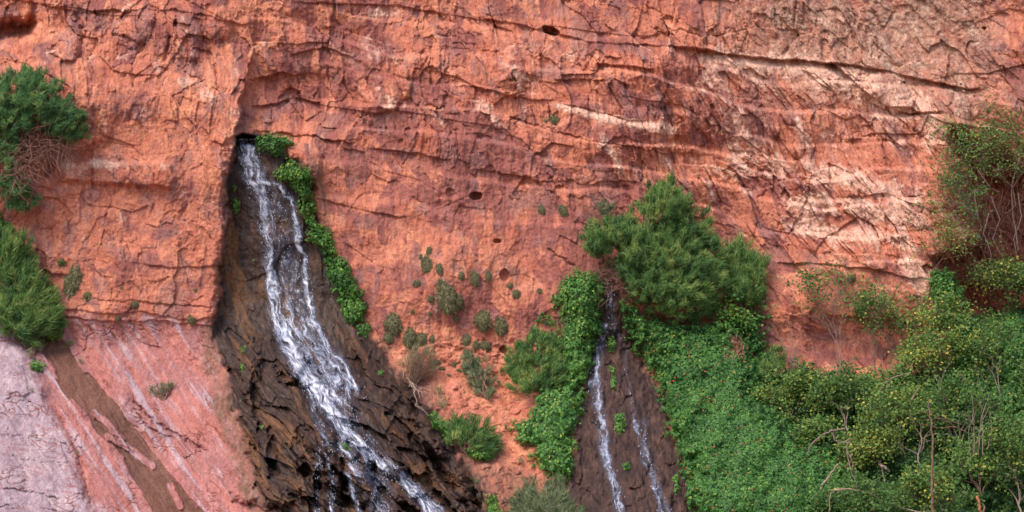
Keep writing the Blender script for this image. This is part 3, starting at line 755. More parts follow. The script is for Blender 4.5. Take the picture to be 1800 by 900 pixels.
def scatter(poly, n, edge=5, seed=400, sc=14):
    xs = [p[0] for p in poly]; ys = [p[1] for p in poly]
    u = RS.uniform(min(xs) - 8, max(xs) + 8, n).astype(F); v = RS.uniform(min(ys) - 8, max(ys) + 8, n).astype(F)
    sd = poly_sd(u, v, poly) + fbm(u / sc, v / sc, seed, 3) * edge
    k = sd > 0
    return u[k], v[k], sd[k]
def area(poly):
    a = 0
    for i in range(len(poly)): x0, y0 = poly[i - 1]; x1, y1 = poly[i]; a += x0 * y1 - x1 * y0
    return abs(a) / 2
def bbox_area(poly):
    xs = [p[0] for p in poly]; ys = [p[1] for p in poly]; return (max(xs) - min(xs) + 16) * (max(ys) - min(ys) + 16)
_vs = [500]
def vine(name, label, cat, poly, thick=.5, R=45, leaf=.10, cover=3.2, mat='vine', lump=.16, sc=26, tint0=.45, edge=9, group=None, flowers=0, lift=0, yellow=0, stemcol=None, hull=True, front=None):
    _vs[0] += 7; sd_ = _vs[0]
    lpx = leaf * 60
    edge = min(edge, math.sqrt(area(poly)) / 5)
    n = max(60, int(bbox_area(poly) * cover / (lpx * lpx * .42)))
    u, v, s = scatter(poly, n, edge, sd_)
    def hgt(u, v, s):
        base = thick * np.sqrt(np.clip(s / R, 0, 1))
        lm = fbm(u / sc, v / (sc * 1.1), sd_ + 3, 3)
        return base + lump * lm * np.clip(s / 10, 0, 1) + lift
    dmin = depth(*front) if front else -99
    def base_d(u, v): return np.maximum(depth(u, v), dmin)
    def sdh(u, v): return poly_sd(u, v, poly) + fbm(u / 14, v / 14, sd_, 3) * edge
    h = hgt(u, v, s)
    e = 2.0
    hx = (hgt(u + e, v, sdh(u + e, v)) - hgt(u - e, v, sdh(u - e, v))) / (2 * e / 60)
    hy = (hgt(u, v + e, sdh(u, v + e)) - hgt(u, v - e, sdh(u, v - e))) / (2 * e / 60)
    m = len(u)
    c = at_np(u.astype(float), v.astype(float), base_d(u, v) + h + RS.uniform(-.10, .03, m))
    nrm = np.stack([-hx * .8, -np.ones(m), hy * .8 + .55], -1) + RS.normal(0, .42, (m, 3))
    nrm = unit(nrm)
    dr = unit(np.stack([RS.normal(0, .6, m), -.3 * np.ones(m), -1 + RS.normal(0, .5, m)], -1))
    L = leaf * RS.uniform(.6, 1.25, m)
    tn = tint0 + .22 * fbm(u / 40, v / 40, sd_ + 5, 3) + RS.normal(0, .24, m)
    tn = np.minimum(tn, .90)
    if yellow: tn = np.where(RS.rand(m) < yellow, RS.uniform(.9, 1, m), np.minimum(tn, .9))
    sp = Soup(); sp.add(*leaves(c, nrm, dr, L, L * RS.uniform(.6, .85, m), tn))
    i = np.argmax(v)
    root = thing(name, label, cat, at(float(u[i]), float(v[i]), float(depth(u[i], v[i]))), group)
    sp.build('leaves', LM[mat], root)
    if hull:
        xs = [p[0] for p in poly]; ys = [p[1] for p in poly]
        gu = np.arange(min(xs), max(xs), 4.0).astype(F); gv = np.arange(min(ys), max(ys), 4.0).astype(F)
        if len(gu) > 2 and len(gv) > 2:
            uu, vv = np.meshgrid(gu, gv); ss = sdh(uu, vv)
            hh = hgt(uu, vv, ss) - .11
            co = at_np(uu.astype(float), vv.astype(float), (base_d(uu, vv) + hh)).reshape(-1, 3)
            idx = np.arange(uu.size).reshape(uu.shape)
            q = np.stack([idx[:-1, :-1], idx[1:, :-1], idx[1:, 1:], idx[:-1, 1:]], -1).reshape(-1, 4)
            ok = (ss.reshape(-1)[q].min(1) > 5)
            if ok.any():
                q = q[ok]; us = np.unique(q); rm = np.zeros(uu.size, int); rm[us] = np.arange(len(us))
                mesh_np('stems', co[us], rm[q], LM['hull'], {'tint': RS.rand(len(us))}, root, True)  # closed sheet filling behind the leaves, coloured dark as shade between them
    if flowers:
        k = RS.permutation(m)[:flowers]
        c2 = c[k] + np.array([0, -.05, .01])
        fs = Soup()
        for w_ in range(2):
            nn = unit(np.tile([0, -1.0, .3], (len(k), 1)) + RS.normal(0, .4, (len(k), 3)))
            fs.add(*leaves(c2 + RS.normal(0, .015, c2.shape), nn, unit(RS.normal(0, 1, c2.shape)), np.full(len(k), .045), np.full(len(k), .035), np.full(len(k), .5)))
        f = fs.build('flowers', FLOWER, root); f['kind'] = 'stuff'
    settle(root)
    return root
kf = NT('orange_flower'); kf.b.inputs['Base Color'].default_value = (.42, .07, .03, 1); kf.b.inputs['Roughness'].default_value = .6; FLOWER = kf.m

def feather(name, label, cat, lobes, root_uv, mat='feather', depthoff=.25, dens=1.0, blade=.26, width=.016, tint0=.42, updir=.75, twigs=12, wood=None, group=None, thick=.5, nb=60, gap=13, dry=None, side=(0, 0)):
    """lobes: (u, v, ru, rv[, tint shift]); tufts of fine sprigs fill each lobe's volume"""
    ru_, rv_ = root_uv
    d0 = float(depth(ru_, rv_))
    rw = np.array(at(ru_, rv_, d0 - .03))
    root = thing(name, label, cat, Vector(rw.tolist()), group)
    sp = Soup(); ends = []
    for lb in lobes:
        lu, lv, lru, lrv = lb[:4]; ts = lb[4] if len(lb) > 4 else 0
        n = max(4, int(dens * 2.6 * math.pi * lru * lrv / (gap * gap)))
        a = RS.uniform(0, 2 * math.pi, n); r = np.sqrt(RS.rand(n)) * (1 + RS.normal(0, .15, n)); 
        x = np.cos(a) * r; y = np.sin(a) * r
        fz = np.sqrt(np.clip(1 - x * x - y * y, 0, 1))
        z = fz * RS.uniform(.25, 1, n) ** .7
        cu = lu + x * lru; cv = lv + y * lrv
        dd = depth(cu, cv); dc = float(depth(lu, lv))
        tk = thick * min(1.0, (lru + lrv) / 90)
        cd_ = np.maximum(dd + .03, dc * .6 + dd * .4) + depthoff + z * tk + RS.normal(0, .03, n)
        c = at_np(cu, cv, cd_)
        ends.append(c)
        g = unit(unit(c - rw) * .75 + np.array([side[0], -.35, updir + side[1]]) + np.stack([x * .5, -z * .2, -y * .35], -1) + RS.normal(0, .14, (n, 3)))
        tc = tint0 + ts + RS.normal(0, .19, n) + .08 * z
        bl = blade * RS.uniform(.7, 1.2, n)
        m = nb
        G = np.repeat(g, m, 0); C = np.repeat(c, m, 0); B = np.repeat(bl, m)
        d_ = unit(G + RS.normal(0, .27, (n * m, 3)))
        st = C + G * (RS.uniform(-.35, .35, n * m) * B)[:, None] + RS.normal(0, .035, (n * m, 3))
        L = B * RS.uniform(.45, 1.0, n * m)
        nr = unit(RS.normal(0, 1, (n * m, 3)) + np.array([0, -.8, .3]))
        q, t = leaves(st + d_ * L[:, None] * .5, nr, d_, L, np.full(n * m, width) * RS.uniform(.7, 1.4, n * m), np.repeat(tc, m) + RS.normal(0, .12, n * m), 0, .22)
        sp.add(q, t)
    E = np.concatenate(ends)
    tb = Tubes(4)
    for k in RS.permutation(len(E))[:twigs]:
        e = E[k]; tb.add(crooked(rw, e, 7, -.05, .12), .028, .007)
        for _ in range(3):
            j = RS.randint(len(E)); 
            if np.linalg.norm(E[j] - e) < .9: tb.add(crooked(e + (rw - e) * .3, E[j], 5, 0, .1), .012, .004)
    tb.build('branches', wood or TWIG, root)
    sp.build('foliage', LM[mat], root)
    settle(root)
    return root

def tangle(tb, uv_list, n, spread, L, r=.010, doff=.2, droop=.4):
    """loose dry stems around a path"""
    for _ in range(n):
        i = RS.randint(len(uv_list)); u, v = uv_list[i]
        a = at_np(u + RS.normal(0, spread), v + RS.normal(0, spread), depth(u, v) + doff + RS.uniform(0, .3))
        d = unit(RS.normal(0, 1, 3) * np.array([1, .4, 1]) + np.array([0, 0, -droop]))
        tb.add(crooked(a, a + d * L * RS.uniform(.4, 1.2), 6, .05, .18), r * RS.uniform(.6, 1.2), r * .4)

def scrub(name, label, cat, base, top_uv, doff=.5, wood=None, mat='scrub', spread=.6, leafn=14, leaf=.085, levels=4, trunk=.05, tint0=.45, bare=.2, group=None, reach=1.0, yellow=.0, kids=3, seed=None, tmul=1.0):
    """a branching shrub or small tree: base (u, v) on the slope, growing towards top_uv"""
    if seed is not None: RS.seed(seed)
    bu, bv = base; b0 = float(depth(bu, bv))
    a = at_np(bu, bv, b0 + doff * .3 - .1); tu, tv = top_uv
    b = at_np(tu, tv, max(float(depth(tu, tv)), b0 * .5) + doff)
    H = np.linalg.norm(b - a)
    root = thing(name, label, cat, Vector(a.tolist()), group)
    tb = Tubes(5); tw = Tubes(4); cl = []
    p0 = crooked(a, a + (b - a) * .42, 7, 0, .07)
    tb.add(p0, trunk, trunk * .7)
    def grow(p, d, L, r, lv):
        e = p + d * L
        pts = crooked(p, e, 6, -.06, .10)
        (tb if lv < 2 else tw).add(pts, r, r * .62)
        if lv >= levels:
            if RS.rand() > bare: cl.append(e); 
            if RS.rand() > bare: cl.append(pts[3])
            return
        if lv >= 2 and RS.rand() > bare: cl.append(pts[3])
        for _ in range(kids if lv < 2 else RS.randint(2, kids + 1)):
            nd = unit(d + RS.normal(0, spread, 3) * np.array([1, .7, 1]) + np.array([0, -.05, .12]))
            grow(pts[RS.randint(3, 6)], nd, L * RS.uniform(.6, .85), r * .6, lv + 1)
    d0 = unit(b - a)
    for _ in range(kids + 1):
        grow(p0[RS.randint(3, 7)], unit(d0 + RS.normal(0, spread * .7, 3) * np.array([1, .5, .7])), H * .30 * reach, trunk * .6, 1)
    tb.build('branches', wood or GREY, root)
    tw.build('twigs', wood or BARK, root)
    if cl and leafn:
        c = np.array(cl); n = len(c)
        C = np.repeat(c, leafn, 0) + RS.normal(0, .13, (n * leafn, 3)) * np.array([1.2, 1, 1])
        m = len(C)
        nr = unit(RS.normal(0, .6, (m, 3)) + np.array([0, -.55, .75])); dr = unit(RS.normal(0, 1, (m, 3)) + np.array([0, 0, -.35]))
        L = leaf * RS.uniform(.55, 1.2, m)
        tn = tint0 + np.repeat(RS.normal(0, .15, n), leafn) + RS.normal(0, .12, m)
        if yellow: tn = np.where(np.repeat(RS.rand(n) < yellow, leafn), RS.uniform(.85, 1, m), tn)
        sp = Soup(); sp.add(*leaves(C, nr, dr, L, L * .75, tn)); sp.build('leaves', LM[mat], root)
    settle(root)
    return root

def limbs(name, label, cat, curves, wood=PALE, group=None, doff=.9):
    """bare limbs drawn through given positions; curves: (points (u, v[, extra depth]), r0, r1)"""
    u, v = curves[0][0][0][:2]
    bd = float(depth(u, v))
    root = thing(name, label, cat, at(u, v, bd + doff), group)
    tb = Tubes(6)
    for pts, r0, r1 in curves:
        w_ = []
        for p in pts:
            w_.append(at_np(p[0], p[1], bd + doff + (p[2] if len(p) > 2 else 0) + RS.normal(0, .03)))
        w_ = np.array(w_); n = len(w_)
        t = np.linspace(0, n - 1, n * 5); f = np.stack([np.interp(t, np.arange(n), w_[:, i]) for i in range(3)], -1)
        for _ in range(2): f[1:-1] = (f[:-2] + f[1:-1] * 2 + f[2:]) / 4
        f[1:-1] += RS.normal(0, .012, f[1:-1].shape)
        tb.add(f, r0 * .75, r1 * .75)
    tb.build('wood', wood, root); settle(root)
    return root

def tuft(name, label, cat, u, v, n=60, L=.3, mat='sage', width=.014, spread=.7, group=None, up=.8, doff=.05, tint0=.5, side=0, stemmy=False):
    c0 = at_np(u, v, float(depth(u, v)) + doff)
    root = thing(name, label, cat, Vector(c0.tolist()), group)
    d = unit(RS.normal(0, spread, (n, 3)) + np.array([side, -.5, up]))
    l = L * RS.uniform(.4, 1, n)
    st = c0 + RS.normal(0, .05, (n, 3)) * L * 3
    sp = Soup(); q, t = leaves(st + d * l[:, None] * .5, unit(RS.normal(0, 1, (n, 3)) + CAMW), d, l, np.full(n, width), tint0 + RS.normal(0, .2, n), 0)
    sp.add(q, t); sp.build('sprigs', LM[mat], root)
    return settle(root) or root
# ------------------------------------------------------------------ what grows where
RS.seed(21)
RTWIG = wood_material('dry_red_twig', (.13, .06, .045), (.30, .16, .12))
# left edge
feather('feathery_shrub', 'big dark green feathery shrub hanging at the upper left edge of the cliff', 'shrub',
        [(28, 165, 50, 38), (70, 178, 44, 40), (108, 212, 38, 34), (118, 236, 28, 20), (20, 215, 40, 34), (-30, 190, 50, 70), (8, 258, 24, 26), (12, 290, 16, 18), (130, 240, 20, 12), (60, 138, 26, 14)], (38, 290), mat='blue', depthoff=.35, thick=.9, dens=1.15, updir=.55, twigs=40, side=(.35, 0), tint0=.50)
feather('feathery_shrub', 'small dark feathery shrub below the big one, over bare red rock at the left edge', 'shrub',
        [(24, 336, 28, 24), (40, 352, 20, 16), (2, 320, 20, 16)], (20, 300), mat='blue', depthoff=.25, thick=.5, updir=-.15, twigs=10, side=(.3, 0))
_r = thing('dry_twig_tangle', 'bare reddish twigs hanging between the two dark feathery shrubs', 'dry twigs', at(60, 280, float(depth(60, 280))))
tb = Tubes(4); tangle(tb, [(50, 235), (70, 245), (85, 258), (45, 262), (60, 275), (40, 290), (30, 305), (20, 280), (95, 256), (110, 262), (70, 262)], 240, 11, .8, .012, .6, .5)
tb.build('twigs', RTWIG, _r); settle(_r)
vine('leafy_creeper', 'bright leafy creeper at the left edge above the grassy bush', 'creeper', [(-60, 360), (0, 370), (16, 390), (22, 430), (10, 450), (-60, 470)], .35, 25, .10, 3, 'bright', tint0=.6)
feather('grassy_bush', 'wide green grassy bush at the left edge on top of the lilac slab', 'bush',
        [(10, 440, 42, 34), (0, 480, 50, 40), (30, 500, 44, 34, .05), (50, 530, 44, 34, .12), (14, 540, 40, 34, .1), (70, 560, 36, 30, .08), (44, 570, 34, 26), (40, 465, 20, 16)], (30, 590), depthoff=.25, thick=.6, blade=.34, updir=.6, dens=1.2, twigs=10, side=(.25, 0), nb=70, tint0=.40)
vine('leafy_creeper', 'bright green leafy creeper fringing the lower end of the grassy bush', 'creeper', [(60, 560), (92, 545), (112, 565), (108, 590), (92, 602), (70, 590), (40, 600), (34, 585)], .25, 14, .085, 2.4, 'bright', tint0=.75, yellow=.08)
vine('leafy_seedling', 'pale green leafy seedling beside the big olive cushion on the left wall', 'seedling', [(78, 500), (90, 492), (98, 505), (92, 518), (82, 514)], .15, 6, .08, 2.2, 'bright', tint0=.9, hull=False)
vine('leafy_seedling', 'yellow green seedling on the brown channel head below the grassy bush', 'seedling', [(66, 590), (80, 588), (82, 606), (72, 608)], .15, 6, .075, 2.2, 'bright', tint0=.95, hull=False)
vine('low_herb', 'dark blue green low herb on the brown channel head', 'herb', [(50, 634), (70, 630), (82, 642), (70, 656), (52, 652)], .22, 10, .065, 3.2, 'vine', tint0=.45)
feather('dry_grass_clump', 'dull dry green clump between the grassy bush and the lilac slab', 'grass', [(56, 606, 14, 24)], (54, 630), mat='sage', depthoff=.1, thick=.25, twigs=3, nb=40)
for (pl_, lab) in [([(100, 458), (112, 454), (120, 462), (112, 470), (102, 466)], 'dark moss patch above the big olive cushion'), ([(78, 474), (84, 470), (86, 484), (80, 488)], 'small dark moss patch above the pale seedling'),
                   ([(144, 516), (156, 512), (162, 518), (154, 532), (146, 530)], 'dark moss patch at the lower right of the big olive cushion')]:
    vine('moss_patch', lab, 'moss', pl_, .05, 6, .05, 3, 'vine', tint0=.12, edge=6, hull=False)
feather('scrubby_bush', 'thin dry green bush growing alone on the pink slab', 'bush', [(282, 688, 14, 14), (296, 684, 10, 8)], (288, 706), mat='sage', depthoff=.06, thick=.25, nb=26, twigs=7, blade=.2, tint0=.3)
tuft('grass_tuft', 'small green tuft on the dark crack between lilac and pink slab', 'grass', 134, 796, 40, .14)
tuft('grass_tuft', 'tiny green tuft on the lilac slab near the channel', 'grass', 56, 686, 30, .10)
tuft('grass_tuft', 'green tuft growing at the upper edge of the pink slab by the channel', 'grass', 122, 606, 40, .2, 'feather')
tuft('grass_tuft', 'small green tuft on the right edge of the brown channel', 'grass', 142, 636, 30, .14, 'feather')

# cushions -----------------------------------------------------------------
CUSH = []
def cushion_mesh(seed):
    rs = np.random.RandomState(seed)
    nu_, nv_ = 26, 16
    th = np.linspace(0, 2 * np.pi, nu_, endpoint=False); ph = np.linspace(0, np.pi / 2 * 1.1, nv_)
    T, Q = np.meshgrid(th, ph)
    n = 1 + .16 * fbm((np.cos(T) * np.sin(Q) * 2 + seed * 3).astype(F), (np.sin(T) * np.sin(Q) * 2 + 5).astype(F), seed, 3)
    n = n * .78; x = np.sin(Q) * np.cos(T) * n; z = np.sin(Q) * np.sin(T) * n; y = -np.cos(Q) * n
    co = np.stack([x, y, z], -1).reshape(-1, 3)
    idx = np.arange(nu_ * nv_).reshape(nv_, nu_)
    q = np.stack([idx[:-1], np.roll(idx[:-1], -1, 1), np.roll(idx[1:], -1, 1), idx[1:]], -1).reshape(-1, 4)
    m = 2600
    d = unit(rs.normal(0, 1, (m, 3)) * np.array([1, .8, 1])); d[:, 1] = -np.abs(d[:, 1]) * .9
    dn = unit(d + rs.normal(0, .45, (m, 3)) + np.array([0, 0, .25])); L = rs.uniform(.2, .55, m)
    bp = .62 + .5 * np.abs(fbm((d[:, 0] * 3 + seed).astype(F), (d[:, 2] * 3).astype(F), seed + 30, 3))[:, None]
    qv, t = leaves(d * bp + dn * L[:, None] * .4, unit(rs.normal(0, 1, (m, 3)) + d), dn, L, L * .14, .5 + rs.normal(0, .2, m) , .1)
    return co, q, qv.reshape(-1, 3), t
for s in range(4): CUSH.append(cushion_mesh(s + 1))
_cm = {}
def cushion(u, v, w_, h_, lab, rot=0.0, shade=0.0):
    k = len(_cm) % 4 if len(_cm) < 4 else RS.randint(4)
    c = at(u, v, float(depth(u, v)) - .02)
    root = thing('cushion_plant', lab, 'cushion plant', c, 'round olive cushion plants on the red wall')
    if k not in _cm:
        co, q, lv, t = CUSH[k]
        a = mesh_np('mound', co, q, LM['olive'], {'tint': np.full(len(co), .28)}, root, True)
        b = mesh_np('sprigs', lv, np.arange(len(lv)).reshape(-1, 4), LM['olive'], {'tint': np.clip(t, 0, 1)}, root)
        _cm[k] = (a, b)
    else:
        for src in _cm[k]:
            o = src.copy(); COL.objects.link(o); o.parent = root
    root.scale = (w_ / 120, min(w_, h_) / 130, h_ / 120)
    root.rotation_euler = (0, rot, 0)
for a in [
    (129, 500, 34, 62, 'large tall olive cushion plant on the left wall above the pink slab', .15),
    (237, 536, 13, 13, 'small round cushion on the left wall above the ledge middle'),
    (338, 562, 17, 17, 'small round cushion at the right end of the pink slab ledge'),
    (207, 560, 10, 10, 'tiny cushion on the ledge left of the others'),
    (214, 508, 8, 8, 'tiny cushion high on the left wall right of the large one'),
    (344, 511, 7, 8, 'tiny cushion on the left wall near the dark wet rock'),
    (755, 443, 12, 18, 'topmost small cushion of the centre wall, above the long hanging one'),
    (751, 467, 22, 34, 'brownish oval cushion right below the topmost one', -.3),
    (773, 474, 14, 22, 'brownish narrow cushion beside the oval one near the top', -.2),
    (732, 499, 15, 13, 'small round cushion left of the long hanging one'),
    (774, 497, 12, 14, 'small cushion on top of the long hanging one'),
    (811, 485, 11, 16, 'small upright cushion left of a brown oval one'),
    (834, 490, 18, 27, 'brown oval cushion in the upper right of the cushion field', -.3),
    (858, 486, 12, 20, 'narrow dark cushion beside a small hollow'),
    (785, 525, 36, 56, 'long hanging olive cushion, biggest of the centre wall', -.25),
    (803, 532, 22, 30, 'olive lobe on the right side of the biggest centre cushion', .3),
    (757, 525, 12, 14, 'small cushion left of the biggest centre cushion'),
    (813, 541, 9, 11, 'tiny dark cushion right of the biggest centre cushion'),
    (801, 560, 12, 12, 'small cushion just below the biggest centre cushion'),
    (756, 551, 8, 9, 'tiny cushion low left of the biggest centre cushion'),
    (692, 571, 32, 42, 'large olive cushion at the left of the field, near the leafy strip', -.3),
    (682, 596, 18, 22, 'small cushion under the large left one', -.3),
    (720, 595, 24, 34, 'olive cushion touching a browner one on its right', .1),
    (741, 598, 20, 26, 'brownish cushion leaning on the olive one at its left'),
    (760, 596, 10, 15, 'narrow small cushion right of the brownish pair'),
    (850, 565, 30, 38, 'left one of two big round olive cushions side by side', -.2),
    (881, 573, 26, 36, 'right one of two big round olive cushions side by side', -.1),
    (820, 600, 18, 24, 'first of three cushions in a row under the big round pair'),
    (836, 607, 12, 16, 'middle of three cushions in a row under the big round pair'),
    (853, 609, 20, 18, 'last of three cushions in a row under the big round pair'),
    (820, 622, 12, 18, 'dark green cushion hanging below the row of three', -.2),
    (797, 642, 12, 12, 'small cushion right of the dry straw bush'),
    (806, 653, 9, 9, 'tiny cushion between the dry bush and the grey green shrub'),
    (777, 649, 10, 10, 'tiny cushion close to the dry straw bush'),
    (768, 637, 14, 9, 'flat cushion above the dry straw bush'),
    (788, 661, 12, 7, 'flat tiny cushion above the grey stone'),
    (908, 518, 16, 17, 'round cushion left of the vine column', .0),
    (897, 503, 10, 12, 'small cushion above the round one near the vine column'),
    (949, 513, 12, 12, 'small dark cushion closest to the vine column'),
    (740, 452, 8, 10, 'tiny cushion beside the topmost one of the centre wall'),
    (970, 212, 32, 18, 'wide olive cushion on the pale ledge high in the middle'),
    (953, 370, 13, 20, 'small green cushion high on the wall, left of the big green shrub', -.3),
    (990, 371, 16, 24, 'brownish cushion slanting above the big green shrub', -.6),
    (1514, 545, 24, 30, 'dry brown cushion low on the right wall'),
    (1497, 490, 16, 14, 'small dry cushion on the right wall below the ledges'),
    (726, 548, 9, 8, 'tiny cushion above the large left one'), ]:
    cushion(*a)
# strip of leaves along the fall -------------------------------------------
vine('leafy_plant', 'green leafy plant right above the source of the main waterfall', 'plant', [(446, 246), (462, 236), (490, 234), (516, 240), (518, 252), (500, 262), (486, 274), (468, 270), (454, 268)], .35, 18, .10, 3.4, 'bright', tint0=.40, edge=6, lift=.05, front=(470, 285))
vine('leafy_plant', 'leafy plant hanging beside the top of the main waterfall', 'plant', [(502, 274), (520, 286), (546, 298), (552, 320), (548, 346), (532, 356), (520, 340), (508, 322), (486, 318), (480, 304), (494, 292)], .35, 16, .095, 3.3, 'bright', tint0=.52, edge=6, lift=.1, yellow=.03, front=(500, 300))
vine('leafy_plant', 'narrow leafy tail below the plant beside the top of the main waterfall', 'plant', [(520, 345), (550, 342), (556, 362), (552, 380), (566, 398), (556, 408), (538, 392), (526, 370)], .25, 12, .09, 3.2, 'bright', tint0=.62, edge=5, lift=.12)
vine('leafy_plant', 'small leafy plant halfway down the right bank of the main waterfall', 'plant', [(536, 408), (556, 398), (582, 404), (588, 424), (590, 446), (570, 450), (556, 432), (540, 424)], .25, 12, .09, 3.2, 'bright', tint0=.5, edge=5, lift=.1)
vine('leafy_plant', 'largest leafy strip on the right bank of the main waterfall', 'plant', [(568, 454), (590, 440), (612, 462), (624, 488), (640, 516), (645, 545), (636, 568), (612, 572), (600, 548), (590, 516), (574, 484)], .4, 24, .095, 3.6, 'bright', tint0=.42, edge=7, lift=.08)
vine('leafy_plant', 'small leafy knob hanging at the lower end of the largest leafy strip', 'plant', [(626, 572), (646, 568), (652, 580), (642, 592), (630, 588)], .22, 10, .085, 3.2, 'bright', tint0=.40, edge=4, lift=.06)
for p_, lab in [([(407, 326), (414, 322), (418, 328), (413, 336), (408, 334)], 'tiny leafy plant on the ochre rock left of the main waterfall'),
                ([(407, 346), (416, 344), (424, 356), (422, 370), (414, 374), (407, 364)], 'small leafy plant just below the tiny one left of the main waterfall'),
                ([(442, 454), (446, 450), (450, 458), (444, 460)], 'tiny green sprout on the left bank of the main waterfall'),
                ([(872 - 450 + 0, 612), (880 - 450, 608), (882 - 450, 620), (876 - 450, 624)], 'tiny green sprout in a dark cleft left of the wide white water'),
                ([(422, 640), (428, 636), (430, 650), (424, 652)], 'tiny green sprout low in the dark cleft left of the wide white water'),
                ([(600, 778), (610, 776), (614, 790), (604, 792)], 'small green moss clump beside the lower branches of the main waterfall'),
                ([(662, 652), (674, 652), (672, 660), (664, 660)], 'tiny green plant on the dark rock right of the wide white water'),
                ([(456, 748), (464, 748), (462, 756), (457, 756)], 'tiny sprout on the ribbed dark rock at lower left'),
                ([(1066, 594), (1078, 590), (1084, 604), (1078, 622), (1070, 618)], 'small leafy plant at the top of the brown rock between the streams'),
                ([(1072, 644), (1082, 646), (1084, 672), (1078, 688), (1074, 668)], 'narrow leafy plant hanging halfway down the brown rock'),
                ([(1080, 730), (1096, 726), (1100, 748), (1090, 764), (1080, 756)], 'small pale leafy plant low on the brown rock'),
                ([(1182, 838), (1192, 834), (1196, 858), (1188, 872)], 'leafy sprout at the right foot of the brown rock'),
                ([(1092, 818), (1104, 812), (1110, 822), (1098, 826)], 'tiny leafy sprout low between the two thin streams')]:
    vine('leafy_sprout', lab, 'sprout', p_, .14, 8, .075, 2.8, 'bright', tint0=.6, edge=4, hull=False, lift=.05)
# dry things on the earth slope ----------------------------------------------
_r = thing('dry_bush', 'pale dry straw bush with bare roots on the bank right of the main waterfall', 'bush', at(728, 690, float(depth(728, 690))))
tb = Tubes(4)
for k in range(150):
    a = at_np(724 + RS.normal(0, 5), 676 + RS.normal(0, 5), depth(724, 676) + .1)
    e = at_np(735 + RS.uniform(-26, 44), 640 + RS.uniform(-34, 28), depth(735, 640) + RS.uniform(.15, .6)); tb.add(crooked(a, e, 6, -.06, .12), .006, .003)
tb.build('stalks', LM['straw'], _r)
tb.k = 5; tb = Tubes(5)
for e_ in [(744, 722), (750, 705), (758, 692), (764, 680), (752, 730), (700, 640), (712, 650), (770, 690), (738, 700), (748, 745)]:
    tb.add(crooked(at_np(722, 672, depth(722, 672) + .2), at_np(e_[0], e_[1], depth(*e_) + .18), 7, .04, .14), .017, .006)
tb.build('roots', PALE, _r); settle(_r)
feather('wispy_bush', 'wispy sage bush behind the dry straw bush', 'bush', [(740, 640, 22, 22, .2), (724, 630, 12, 20, .1)], (726, 670), mat='sage', depthoff=.15, thick=.4, nb=22, gap=12, twigs=6, blade=.34, width=.010)
feather('wispy_bush', 'grey green wispy bush on the orange earth slope', 'bush', [(838, 650, 22, 18, .0), (846, 672, 20, 16, .05), (856, 690, 14, 10), (826, 636, 12, 12)], (858, 704), mat='sage', depthoff=.1, thick=.4, nb=40, gap=11, tint0=.38, twigs=9, blade=.24)
tuft('grass_tuft', 'green grass tuft on the bank just above the leafy bush by the wet mound', 'grass', 770, 690, 60, .35, 'sage')
tuft('grass_tuft', 'straw tuft beside the pale stone above the wet mound', 'grass', 778, 712, 70, .4, 'sage', tint0=.7)
tuft('grass_tuft', 'green tuft hanging left of the vine column', 'grass', 884, 655, 60, .3, 'feather')
for (u_, v_, l_) in [(706, 642, 'small green tuft left of the dry straw bush'), (760, 625, 'green tuft above the dry straw bush, right side'), (878, 676, 'thin tuft under the feathery shrub left of the vines'), (870, 800, 'green tuft at the foot of the round green bush'), (915, 812, 'pale tuft between stones at the slope foot'), (905, 690, 'small tuft left of the lower vine bank'), (835, 848, 'dry tuft at the foot of the wet mound')]:
    tuft('grass_tuft', l_, 'grass', u_, v_, 45, .26, 'sage', tint0=.45)
# bush beside the wet mound
feather('feathery_bush', 'round feathery green bush beside the right edge of the wet mound', 'bush', [(836, 762, 34, 26), (852, 780, 20, 20), (810, 756, 20, 18, -.08), (800, 775, 16, 12, .15)], (820, 800), mat='feather', depthoff=.2, thick=.5, dens=1.2, updir=.5, side=(.3, 0), tint0=.40)
vine('leafy_bush', 'bright leafy bush on the edge of the wet mound', 'bush', [(750, 728), (766, 724), (790, 740), (800, 756), (790, 768), (772, 758), (758, 745)], .35, 14, .085, 3, 'bright', tint0=.6, lift=.1)
vine('leafy_bush', 'low bright leaves under the round feathery bush', 'bush', [(812, 786), (850, 784), (872, 790), (868, 806), (848, 812), (830, 808)], .3, 14, .085, 3, 'bright', tint0=.62, lift=.1)
vine('leafy_bush', 'bright leafy bush at the bottom edge beside the foot of the wet mound', 'bush', [(852, 868), (868, 872), (880, 890), (890, 930), (868, 940), (858, 900)], .3, 14, .085, 3, 'bright', tint0=.65, lift=.05)
# lower vine bank on the left of the thin falls
vine('vine_bank', 'dense green vine column left of the thin waterfall, top of its bank', 'vines',
     [(984, 490), (1004, 476), (1040, 474), (1060, 488), (1066, 512), (1060, 545), (1062, 575), (1050, 600), (1040, 650), (1020, 680), (1000, 700), (985, 660), (975, 600), (986, 560), (978, 520)], .8, 34, .085, 3.8, lump=.12, tint0=.5, lift=.1)
vine('vine_bank', 'ragged lower vine bank left of the thin waterfall, over the orange slope', 'vines',
     [(935, 660), (1000, 668), (1030, 690), (1022, 730), (1010, 770), (1008, 800), (1014, 820), (990, 846), (968, 842), (950, 826), (932, 800), (938, 786), (905, 775), (892, 752), (906, 735), (930, 728), (940, 700)], .6, 30, .10, 3.4, 'vine', lump=.22, tint0=.48, edge=12, yellow=.02, lift=.1)
feather('feathery_shrub', 'soft feathery green shrub in front of the vine column', 'shrub', [(948, 622, 34, 36), (970, 650, 24, 28), (912, 640, 22, 26, -.05), (925, 672, 26, 20, .1), (905, 660, 14, 14), (952, 600, 20, 16)], (955, 700), mat='feather', depthoff=.55, thick=.6, dens=1.2, updir=.7, tint0=.42, nb=80)
